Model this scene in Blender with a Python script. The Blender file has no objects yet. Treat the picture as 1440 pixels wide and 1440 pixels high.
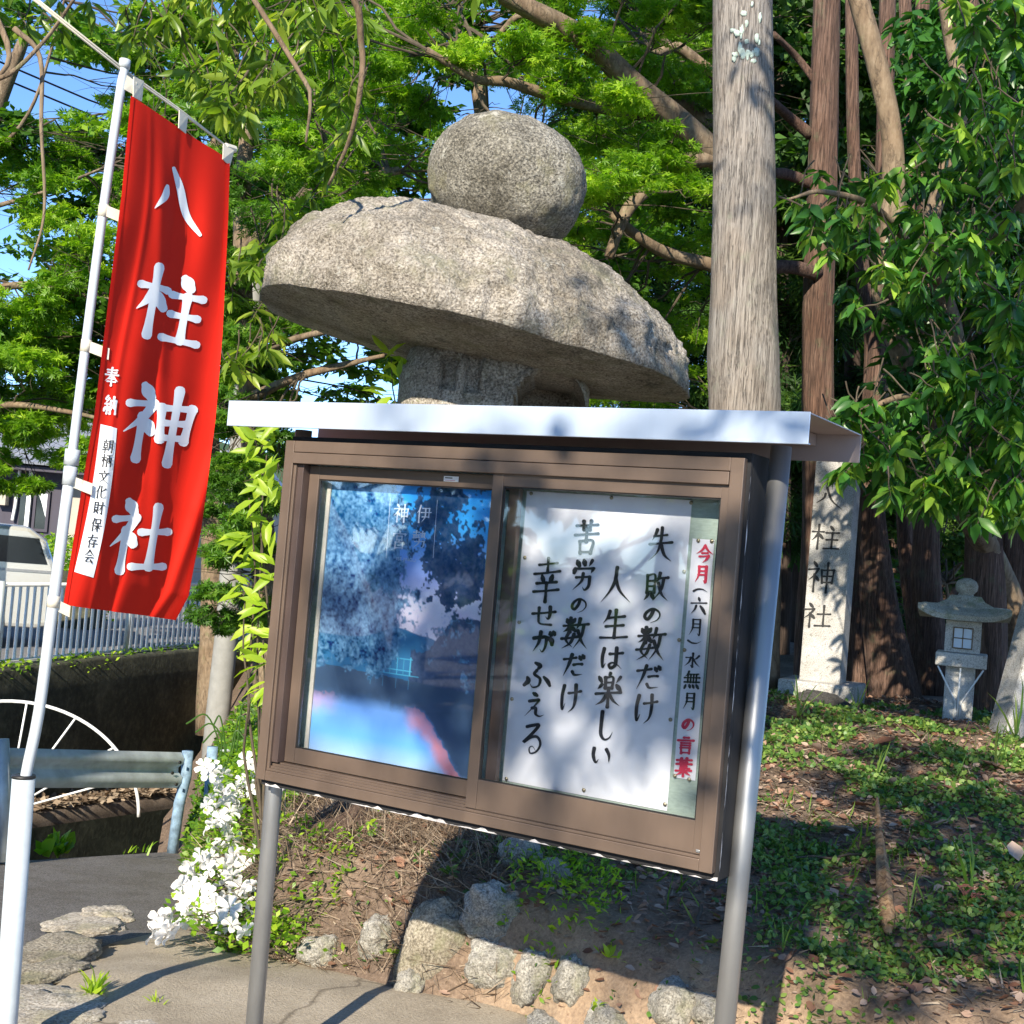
import bpy, math, random
import numpy as np
from math import sin, cos, pi, radians, atan, sqrt, atan2, exp
from mathutils import Vector, noise as mn
random.seed(7); rng = np.random.default_rng(11)
S = bpy.context.scene; col = S.collection

# ------------------------------------------------------------ camera, world, sun
F = 1850.0; RHO = atan(.085); TH = atan(57/F); H = 1.6      # focal length in photo pixels, roll, pitch, eye height
_R = np.array([cos(RHO), -sin(TH)*sin(RHO), cos(TH)*sin(RHO)])
_U = np.array([-sin(RHO), -sin(TH)*cos(RHO), cos(TH)*cos(RHO)])
_F = np.array([0, cos(TH), sin(TH)])
cd = bpy.data.cameras.new('camera'); cam = bpy.data.objects.new('camera', cd); col.objects.link(cam)
from mathutils import Matrix
m = Matrix.Identity(4)
for i in range(3):
    m[i][0] = _R[i]; m[i][1] = _U[i]; m[i][2] = -_F[i]
m[2][3] = H
cam.matrix_world = m
cd.sensor_width = 36; cd.lens = F/1440*36; cd.clip_start = .05; cd.clip_end = 2000
S.camera = cam
SUN_AZ = radians(198); SUN_EL = radians(29)                # direction towards the sun: behind the camera, a little left
sund = Vector((sin(SUN_AZ)*cos(SUN_EL), cos(SUN_AZ)*cos(SUN_EL), sin(SUN_EL)))
W = bpy.data.worlds.new('World'); S.world = W; W.use_nodes = True
nt = W.node_tree; bg = nt.nodes['Background']; sky = nt.nodes.new('ShaderNodeTexSky')
sky.sky_type = 'NISHITA'; sky.sun_disc = False; sky.sun_elevation = SUN_EL; sky.sun_rotation = SUN_AZ
sky.air_density = .55; sky.dust_density = .0; sky.ozone_density = 2.5
hsv = nt.nodes.new('ShaderNodeHueSaturation'); hsv.inputs['Saturation'].default_value = 1.1
nt.links.new(sky.outputs[0], hsv.inputs['Color']); nt.links.new(hsv.outputs[0], bg.inputs[0]); bg.inputs[1].default_value = .15
sl = bpy.data.lights.new('sun', 'SUN'); sl.energy = 4.3; sl.angle = radians(.5); sl.color = (1, .90, .74)
so = bpy.data.objects.new('sun', sl); col.objects.link(so); so.rotation_euler = sund.to_track_quat('Z', 'Y').to_euler()
S.view_settings.view_transform = 'Standard'; S.view_settings.look = 'None'; S.view_settings.exposure = 1.15; S.view_settings.gamma = 1
S.view_settings.use_curve_mapping = False

# ------------------------------------------------------------ helpers
def ray(px, py): return _F + _R*((px-720)/F) - _U*((py-720)/F)
def P(px, py, D):
    r = ray(px, py); return Vector((r[0]*D/r[1], D, H + r[2]*D/r[1]))
def G(px, py, z=0.):
    r = ray(px, py); k = (z-H)/r[2]; return Vector((r[0]*k, r[1]*k, z))
def tag(o, label=None, cat=None, group=None, kind=None):
    if label: o['label'] = label
    if cat: o['category'] = cat
    if group: o['group'] = group
    if kind: o['kind'] = kind
    return o
def empty(name, loc=(0, 0, 0), rz=0, label=None, cat=None, group=None):
    o = bpy.data.objects.new(name, None); col.objects.link(o); o.location = loc; o.rotation_euler = (0, 0, rz)
    o.empty_display_size = .1
    return tag(o, label, cat, group)
def npmesh(name, V, Fc, mat, parent=None, smooth=False, rnd=None):
    """V (n,3), Fc (m,k) arrays -> object"""
    V = np.asarray(V, np.float32); Fc = np.asarray(Fc, np.int32); me = bpy.data.meshes.new(name)
    me.vertices.add(len(V)); me.vertices.foreach_set('co', V.ravel())
    k = Fc.shape[1]; me.loops.add(Fc.size); me.loops.foreach_set('vertex_index', Fc.ravel())
    me.polygons.add(len(Fc)); me.polygons.foreach_set('loop_start', np.arange(0, Fc.size, k, dtype=np.int32))
    if rnd is not None:
        a = me.attributes.new('rnd', 'FLOAT', 'POINT'); a.data.foreach_set('value', np.asarray(rnd, np.float32))
    me.update(calc_edges=True)
    if smooth: me.polygons.foreach_set('use_smooth', np.ones(len(Fc), bool))
    me.materials.append(mat)
    o = bpy.data.objects.new(name, me); col.objects.link(o); o.parent = parent
    return o
class MB:
    def __init__(s): s.v = []; s.f = []
    def box(s, x0, x1, y0, y1, z0, z1):
        b = len(s.v)
        s.v += [(x0,y0,z0),(x1,y0,z0),(x1,y1,z0),(x0,y1,z0),(x0,y0,z1),(x1,y0,z1),(x1,y1,z1),(x0,y1,z1)]
        s.f += [tuple(b+i for i in q) for q in ((0,3,2,1),(4,5,6,7),(0,1,5,4),(1,2,6,5),(2,3,7,6),(3,0,4,7))]; return s
    def tube(s, pts, rad, n=8, cap=True, wob=0., sc=3.):
        pts = [Vector(p) for p in pts]; b = len(s.v); L = len(pts); pr = Vector((1, .02, .03))
        if not hasattr(rad, '__len__'): rad = [rad]*L
        for i, p in enumerate(pts):
            d = (pts[min(i+1, L-1)]-pts[max(i-1, 0)]); d = d.normalized() if d.length > 1e-9 else Vector((0, 0, 1))
            if i == 0 and abs(d.dot(pr)) > .9: pr = Vector((.02, 1, .03))
            u = (pr - d*pr.dot(d)); u = u.normalized() if u.length > 1e-6 else d.orthogonal().normalized(); pr = u; w = d.cross(u)
            for k in range(n):
                a = 2*pi*k/n; e = u*cos(a)+w*sin(a); r = rad[i]
                if wob: r *= 1+wob*mn.noise((p*.6+e*sc*.5)*2) + wob*.5*mn.noise(Vector((e.x*9, e.y*9, p.z*1.2+p.x)))
                s.v.append(tuple(p+e*r))
        for i in range(L-1):
            for k in range(n):
                a = b+i*n+k; c = b+i*n+(k+1) % n; s.f.append((a, c, c+n, a+n))
        if cap: s.f.append(tuple(b+k for k in range(n))[::-1]); s.f.append(tuple(b+(L-1)*n+k for k in range(n)))
        return s
    def prism(s, poly, y0, y1):                    # polygon in x,z extruded along y
        b = len(s.v); n = len(poly)
        s.v += [(x, y0, z) for x, z in poly]+[(x, y1, z) for x, z in poly]
        s.f.append(tuple(range(b, b+n))); s.f.append(tuple(range(b+2*n-1, b+n-1, -1)))
        for k in range(n): s.f.append((b+k, b+n+k, b+n+(k+1) % n, b+(k+1) % n))
        return s
    def lathe(s, prof, n=16, c=(0, 0, 0)):
        b = len(s.v)
        for r, z in prof:
            for k in range(n): a = 2*pi*k/n; s.v.append((c[0]+r*cos(a), c[1]+r*sin(a), c[2]+z))
        for i in range(len(prof)-1):
            for k in range(n):
                a = b+i*n+k; d = b+i*n+(k+1) % n; s.f.append((a, d, d+n, a+n))
        s.f.append(tuple(b+k for k in range(n))[::-1]); s.f.append(tuple(b+(len(prof)-1)*n+k for k in range(n)))
        return s
    def build(s, name, mat, parent=None, smooth=False, bevel=0., loc=None):
        me = bpy.data.meshes.new(name); me.from_pydata([tuple(v) for v in s.v], [], s.f)
        if smooth: me.polygons.foreach_set('use_smooth', np.ones(len(me.polygons), bool))
        me.materials.append(mat); o = bpy.data.objects.new(name, me); col.objects.link(o); o.parent = parent
        if loc is not None: o.location = loc
        if bevel:
            md = o.modifiers.new('bevel', 'BEVEL'); md.width = bevel; md.segments = 2; md.limit_method = 'ANGLE'
        return o
def dup(o, parent=None, loc=None, rot=None, scale=None):
    c = o.copy(); col.objects.link(c); c.parent = parent
    if loc is not None: c.location = loc
    if rot is not None: c.rotation_euler = rot
    if scale is not None: c.scale = scale
    for ch in o.children: dup(ch, c)
    return c
def catmull(pts, n=6):
    p = [Vector(q) for q in pts]
    if len(p) == 2: return [p[0].lerp(p[1], i/n) for i in range(n+1)]
    p = [2*p[0]-p[1]]+p+[2*p[-1]-p[-2]]; out = []
    for i in range(1, len(p)-2):
        a, b, c, d = p[i-1:i+3]
        for k in range(n):
            t = k/n; out.append(.5*((2*b)+(c-a)*t+(2*a-5*b+4*c-d)*t*t+(3*b-a-3*c+d)*t**3))
    out.append(p[-2]); return out

# ------------------------------------------------------------ materials
class NT:
    def __init__(s, name):
        s.m = bpy.data.materials.new(name); s.m.use_nodes = True; s.t = s.m.node_tree; s.b = s.t.nodes['Principled BSDF']
        s.out = s.t.nodes['Material Output']; s.tc = None
    def n(s, ty, **kw):
        x = s.t.nodes.new('ShaderNode'+ty)
        for k, v in kw.items():
            if k.startswith('i_'): x.inputs[k[2:].replace('_', ' ')].default_value = v
            else: setattr(x, k, v)
        return x
    def l(s, a, b): s.t.links.new(a, b)
    def obj(s, scale=(1, 1, 1)):
        t = s.n('TexCoord'); mp = s.n('Mapping'); mp.inputs['Scale'].default_value = scale; s.l(t.outputs['Object'], mp.inputs[0]); return mp.outputs[0]
    def noise(s, scale, detail=6, rough=.6, vec=None, sc=(1, 1, 1)):
        x = s.n('TexNoise'); x.inputs['Scale'].default_value = scale; x.inputs['Detail'].default_value = detail; x.inputs['Roughness'].default_value = rough
        s.l(vec or s.obj(sc), x.inputs['Vector']); return x.outputs['Fac']
    def ramp(s, fac, stops):
        r = s.n('ValToRGB'); e = r.color_ramp.elements
        while len(e) < len(stops): e.new(.5)
        for k, (p, c) in enumerate(stops): e[k].position = p; e[k].color = (*c, 1) if len(c) == 3 else c
        s.l(fac, r.inputs[0]); return r.outputs[0]
    def mix(s, f, a, b, mode='MIX'):
        x = s.n('Mix', data_type='RGBA', blend_type=mode)
        for v, i in ((f, 0), (a, 6), (b, 7)):
            if isinstance(v, (int, float)): x.inputs[i].default_value = v
            elif isinstance(v, tuple): x.inputs[i].default_value = (*v, 1)
            else: s.l(v, x.inputs[i])
        return x.outputs[2]
    def col(s, c): s.l(c, s.b.inputs['Base Color'])
    def bump(s, h, st=.4, d=.01):
        x = s.n('Bump'); x.inputs['Strength'].default_value = st; x.inputs['Distance'].default_value = d; s.l(h, x.inputs['Height'])
        s.l(x.outputs[0], s.b.inputs['Normal']); return s
def simple(name, c, rough=.5, metal=0., var=.12, scale=8, bump=0., sc=(1, 1, 1), bd=.004):
    N = NT(name); f = N.noise(scale, sc=sc)
    d = tuple(max(0, x*(1-var)) for x in c); e = tuple(min(1, x*(1+var)) for x in c)
    N.col(N.ramp(f, [(.3, d), (.7, e)])); N.b.inputs['Roughness'].default_value = rough; N.b.inputs['Metallic'].default_value = metal
    if bump: N.bump(f, bump, bd)
    return N.m
def granite(name, lo, mid, hi, sc=1., lich=None, bump=.6, dark=.5, bd=.012, pale=None):
    N = NT(name); sp = N.noise(90*sc, 3, .7); big = N.noise(2.2*sc, 8, .65); med = N.noise(14*sc, 6, .7)
    c = N.ramp(sp, [(.34, lo), (.5, mid), (.66, hi)])
    c = N.mix(N.ramp(big, [(.40, (0, 0, 0)), (.62, (1, 1, 1))]), c, N.mix(1., c, (dark, dark*.97, dark*.9), 'MULTIPLY'))
    c = N.mix(N.ramp(N.noise(20*sc, 7, .75), [(.36, (.8, .8, .8)), (.46, (0, 0, 0))]), c, N.mix(1., c, (.42, .40, .36), 'MULTIPLY'))
    if lich: c = N.mix(N.ramp(N.noise(5*sc, 9, .7, sc=(1, 1.3, .8)), [(.52, (0, 0, 0)), (.68, (.7, .7, .7))]), c, lich)
    if pale:
        c = N.mix(N.ramp(N.noise(7*sc, 10, .75, sc=(1, 1, 1.2)), [(.60, (0, 0, 0)), (.66, (.75, .75, .75))]), c, pale)
        c = N.mix(N.ramp(N.noise(3.2, 10, .72, sc=(1.6, 1.6, .45)), [(.33, (.8, .8, .8)), (.43, (0, 0, 0))]), c, (.07, .068, .05))
    N.col(c); N.b.inputs['Roughness'].default_value = .9
    N.bump(N.mix(.22, N.mix(.5, med, N.noise(38*sc, 6, .75)), sp), bump, bd); return N.m
def bark(name, a, b, c, fr=26., st=.9, moss=None, zs=.09, warm=(.8, .66, .55)):
    N = NT(name); v = N.obj((1, 1, zs)); f = N.noise(fr, 9, .68, vec=v)
    g = N.noise(fr*2.6, 5, .7, vec=N.obj((1, 1, zs*.5)))
    col_ = N.ramp(N.mix(.5, f, g), [(.33, a), (.5, b), (.68, c)])
    big = N.noise(2.5, 5, .6); col_ = N.mix(N.ramp(big, [(.45, (0, 0, 0)), (.65, (.6, .6, .6))]), col_, N.mix(1., col_, warm, 'MULTIPLY'))
    ck = N.ramp(N.noise(fr*.55, 6, .62, vec=N.obj((1, 1, zs*.8))), [(.455, (0, 0, 0)), (.485, (.5, .5, .5)), (.50, (0, 0, 0))]); col_ = N.mix(ck, col_, N.mix(1., a, (.5, .5, .5), 'MULTIPLY'))
    if moss: col_ = N.mix(N.ramp(N.noise(6, 8, .7), [(.57, (0, 0, 0)), (.7, (.75, .75, .75))]), col_, moss)
    N.col(col_); N.b.inputs['Roughness'].default_value = .92; N.bump(N.mix(.4, N.mix(.5, f, g), N.mix(1., ck, (1., 1., 1.), 'DIFFERENCE')), st, .02); return N.m
def leaf(name, a, b, c, trans=.35, rough=.42, tcol=None, spec=.5):
    N = NT(name); at = N.n('Attribute'); at.attribute_name = 'rnd'
    cc = N.ramp(at.outputs['Fac'], [(0., a), (.5, b), (1., c)]); N.col(cc); N.b.inputs['Roughness'].default_value = rough
    N.b.inputs['Specular IOR Level'].default_value = spec
    tr = N.n('BsdfTranslucent'); N.l(N.mix(1., cc, tcol or (1.5, 1.6, .5), 'MULTIPLY'), tr.inputs[0])
    mx = N.n('MixShader'); mx.inputs[0].default_value = trans; N.l(N.b.outputs[0], mx.inputs[1]); N.l(tr.outputs[0], mx.inputs[2]); N.l(mx.outputs[0], N.out.inputs[0])
    return N.m
M = {}
M['capstone'] = granite('rough_granite', (.16, .14, .115), (.48, .43, .365), (.76, .70, .61), 1., (.26, .25, .16), 1., .55, .06, (.70, .68, .60))
M['ballstone'] = granite('weathered_granite', (.07, .065, .055), (.31, .29, .24), (.62, .58, .49), 1., (.30, .28, .16), 1., .42, .06, (.66, .64, .55))
M['dressed'] = granite('dressed_granite', (.22, .215, .21), (.44, .43, .415), (.62, .61, .59), 1.6, None, .25, .72, .004)
M['lanternstone'] = granite('pale_granite', (.30, .30, .28), (.56, .55, .52), (.72, .70, .67), 2., None, .2, .8, .003)
M['lanternroof'] = granite('mossy_granite', (.22, .21, .17), (.44, .42, .35), (.6, .57, .49), 2., (.14, .17, .07), .4, .7, .005)
M['rock'] = granite('field_stone', (.20, .19, .165), (.44, .42, .375), (.68, .65, .58), 1.5, (.30, .30, .18), .9, .6, .03)
M['slabrock'] = granite('warm_flat_rock', (.22, .19, .15), (.46, .41, .34), (.66, .62, .54), 1.2, (.34, .32, .2), .8, .6, .02)
M['rockbrown'] = granite('brown_rock', (.14, .12, .09), (.33, .29, .22), (.52, .47, .38), 1.2, (.22, .22, .12), .9, .6, .02)
M['darkrock'] = granite('dark_rock', (.02, .02, .02), (.05, .048, .045), (.09, .085, .08), 1.2, None, .9, .6, .02)
M['bark_grey'] = bark('grey_cypress_bark', (.045, .036, .03), (.25, .225, .20), (.42, .395, .36), 85, 1., (.24, .25, .19), .05, (.86, .74, .62))
M['bark_red'] = bark('red_cedar_bark', (.025, .014, .010), (.105, .06, .042), (.25, .165, .125), 60, 1., (.10, .11, .06), .05)
M['bark_dark'] = bark('dark_bark', (.02, .014, .01), (.06, .04, .03), (.12, .085, .065), 40, 1., None, .05)  # darker, less red bark colour for the conifer trunks
M['bark_brown'] = bark('brown_smooth_bark', (.08, .055, .035), (.19, .14, .09), (.30, .235, .16), 14, .6, (.11, .13, .05), .5)
M['twig'] = simple('twig_bark', (.075, .058, .038), .9, 0, .4, 20)
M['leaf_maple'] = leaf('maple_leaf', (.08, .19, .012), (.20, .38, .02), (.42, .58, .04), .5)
M['leaf_maple_dark'] = leaf('dark_maple_leaf', (.04, .11, .012), (.10, .24, .02), (.24, .38, .03), .45)  # deeper green leaf colour for the darker trees and edge cover
M['leaf_laurel'] = leaf('laurel_leaf', (.025, .09, .018), (.065, .20, .025), (.30, .46, .05), .35, .36, None, .45)
M['leaf_oak'] = leaf('oak_leaf', (.09, .16, .015), (.17, .28, .025), (.38, .45, .06), .45, .35)
M['leaf_conifer'] = leaf('conifer_spray', (.018, .05, .01), (.045, .12, .016), (.14, .26, .03), .35, .6)
M['leaf_yellow'] = leaf('young_leaf', (.20, .33, .02), (.32, .46, .03), (.45, .56, .05), .5, .4)
M['leaf_ground'] = leaf('ground_ivy_leaf', (.04, .11, .02), (.11, .22, .04), (.26, .36, .08), .25, .45)
M['grass'] = leaf('grass_blade', (.06, .14, .02), (.13, .24, .03), (.30, .34, .08), .4, .5)
M['litter'] = leaf('dry_litter', (.08, .055, .035), (.20, .145, .10), (.42, .34, .25), .1, .8, (1, .8, .5), .2)
M['deadleaf'] = leaf('dead_leaf', (.16, .07, .04), (.30, .17, .11), (.48, .36, .28), .1, .6, (1, .8, .5), .3)
M['petal'] = leaf('white_petal', (.80, .76, .74), (.86, .85, .83), (.9, .9, .88), .3, .6, (1, .97, .9), .2)
M['alu'] = simple('brushed_silver_steel', (.33, .335, .34), .46, .75, .10, 30, .1, (1, 1, .1))
M['postdark'] = simple('weathered_steel_pipe', (.36, .37, .38), .42, .7, .15, 14, .15, (1, 1, .3))
M['roofalu'] = simple('pale_blue_aluminium', (.52, .61, .74), .45, .35, .07, 9, 0, (1., 1, .12))
M['roofunder'] = simple('brown_grey_roof_steel', (.34, .28, .27), .5, .3, .1, 5)
M['bronze'] = simple('bronze_aluminium', (.165, .118, .09), .42, .35, .10, 12, .05, (1, 1, .35))
M['bronzedark'] = simple('dark_bronze_aluminium', (.12, .085, .075), .4, .4, .1, 5)
M['blackwood'] = simple('black_stained_board', (.016, .016, .018), .9, 0, .4, 12, .3, (1, 1, .15))
M['peel'] = simple('peeling_grey_paint', (.55, .53, .54), .8, 0, .35, 40)
M['felt'] = simple('green_pinboard_felt', (.36, .44, .36), .95, 0, .12, 60, .2, (1, 1, 3))
M['paper'] = simple('white_paper', (.80, .80, .80), .85, 0, .02, 3)
M['ink'] = simple('black_ink', (.018, .018, .02), .6, 0, .5, 60)
M['redink'] = simple('red_ink', (.62, .03, .07), .7, 0, .1, 60)
M['whiteprint'] = simple('white_print', (.74, .77, .80), .8, 0, .03, 8)
M['softwhite'] = simple('pale_print', (.66, .76, .86), .7, 0, .03, 8)
M['brasspin'] = simple('brass_pin', (.45, .38, .24), .35, .8, .1, 60)
M['polewhite'] = simple('white_plastic_pole', (.48, .52, .55), .32, 0, .04, 6, 0)
M['socket'] = simple('scratched_white_steel', (.48, .53, .56), .38, .1, .08, 30, .1)
M['loop'] = simple('cream_fabric_loop', (.62, .58, .48), .9, 0, .06, 60, .2)
M['asphalt'] = granite('worn_asphalt', (.045, .043, .042), (.13, .122, .118), (.27, .25, .235), 1.6, None, .8, .75, .006)
M['farasphalt'] = simple('far_asphalt', (.16, .16, .17), .93, 0, .15, 10, .1)
M['white_rail'] = simple('white_painted_steel', (.78, .79, .78), .4, 0, .08, 5)
M['galv'] = simple('galvanised_steel', (.50, .55, .56), .5, .35, .25, 7, .15)
M['bluepost'] = simple('faded_blue_steel', (.22, .33, .44), .6, .1, .5, 16, .3)
M['polecon'] = simple('pale_concrete_pole', (.25, .25, .235), .85, 0, .15, 9, .2)
M['dark'] = simple('dark_metal', (.03, .03, .03), .5, .4, .2, 10)
M['carved'] = simple('carved_black_letters', (.03, .03, .03), .9, 0, .3, 30)
def _cloth():
    N = NT('red_polyester'); f = N.noise(3, 4, .5); N.col(N.ramp(f, [(.3, (.60, .012, .004)), (.7, (.66, .016, .005))]))
    N.b.inputs['Roughness'].default_value = .8; N.b.inputs['Specular IOR Level'].default_value = .25
    N.bump(N.noise(700, 2, .5), .1, .001)
    tr = N.n('BsdfTranslucent'); tr.inputs[0].default_value = (.95, .04, .01, 1); mx = N.n('MixShader'); mx.inputs[0].default_value = .22
    N.l(N.b.outputs[0], mx.inputs[1]); N.l(tr.outputs[0], mx.inputs[2]); N.l(mx.outputs[0], N.out.inputs[0]); return N.m
M['cloth'] = _cloth()
def _glass():
    N = NT('clear_glass'); g = N.n('BsdfGlossy'); g.inputs['Roughness'].default_value = .02; g.inputs[0].default_value = (.9, .95, 1, 1)
    t = N.n('BsdfTransparent'); t.inputs[0].default_value = (.95, .96, .985, 1); fr = N.n('Fresnel'); fr.inputs[0].default_value = 1.5
    mu = N.n('Math', operation='MULTIPLY'); mu.inputs[1].default_value = 1.25; N.l(fr.outputs[0], mu.inputs[0])
    mx = N.n('MixShader'); N.l(mu.outputs[0], mx.inputs[0]); N.l(t.outputs[0], mx.inputs[1]); N.l(g.outputs[0], mx.inputs[2]); N.l(mx.outputs[0], N.out.inputs[0]); return N.m
M['glass'] = _glass()
def _ground(name, a, b, c, sc=5., st=.6, bd=.02, hi=60):
    N = NT(name); f = N.noise(sc, 9, .7); g = N.noise(hi, 5, .7)
    N.col(N.mix(.5, N.ramp(f, [(.32, a), (.5, b), (.68, c)]), N.ramp(g, [(.3, a), (.5, b), (.7, c)]))); N.b.inputs['Roughness'].default_value = .95
    N.bump(N.mix(.5, f, g), st, bd); return N.m
M['soil'] = _ground('sandy_soil', (.09, .055, .035), (.24, .155, .095), (.42, .29, .19), 3)
M['earth'] = _ground('dark_forest_soil', (.035, .022, .015), (.09, .055, .038), (.20, .13, .09), 3)
M['concrete'] = _ground('weathered_concrete', (.15, .12, .085), (.36, .305, .225), (.52, .45, .35), 2.2, 1., .014, 110)
def _cracks(mat):
    t = mat.node_tree; b = t.nodes['Principled BSDF']; src = b.inputs['Base Color'].links[0].from_socket; v = t.nodes.new('ShaderNodeTexVoronoi'); v.feature = 'DISTANCE_TO_EDGE'; v.inputs['Scale'].default_value = 1.1
    tc = t.nodes.new('ShaderNodeTexCoord'); nz = t.nodes.new('ShaderNodeTexNoise'); nz.inputs['Scale'].default_value = 3; nz.inputs['Detail'].default_value = 8; mx = t.nodes.new('ShaderNodeMix'); mx.data_type = 'VECTOR'; mx.inputs[0].default_value = .22
    t.links.new(tc.outputs['Object'], nz.inputs['Vector']); t.links.new(tc.outputs['Object'], mx.inputs[4]); t.links.new(nz.outputs['Color'], mx.inputs[5]); t.links.new(mx.outputs[1], v.inputs['Vector'])
    r = t.nodes.new('ShaderNodeValToRGB'); r.color_ramp.elements[0].position = .0; r.color_ramp.elements[0].color = (.35, .33, .30, 1); r.color_ramp.elements[1].position = .012; r.color_ramp.elements[1].color = (1, 1, 1, 1); t.links.new(v.outputs['Distance'], r.inputs[0])
    m2 = t.nodes.new('ShaderNodeMix'); m2.data_type = 'RGBA'; m2.blend_type = 'MULTIPLY'; m2.inputs[0].default_value = .8; t.links.new(src, m2.inputs[6]); t.links.new(r.outputs[0], m2.inputs[7]); t.links.new(m2.outputs[2], b.inputs['Base Color'])
_cracks(M['concrete'])
M['moss'] = _ground('mossy_dark_concrete', (.012, .015, .008), (.045, .047, .03), (.13, .13, .085), 2.6, .6, .03, 14)
M['ledge'] = _ground('leafy_ledge', (.05, .04, .03), (.16, .12, .09), (.30, .24, .19), 4)
M['field'] = _ground('field_ground', (.03, .04, .02), (.06, .07, .035), (.1, .1, .06), 1)

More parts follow.
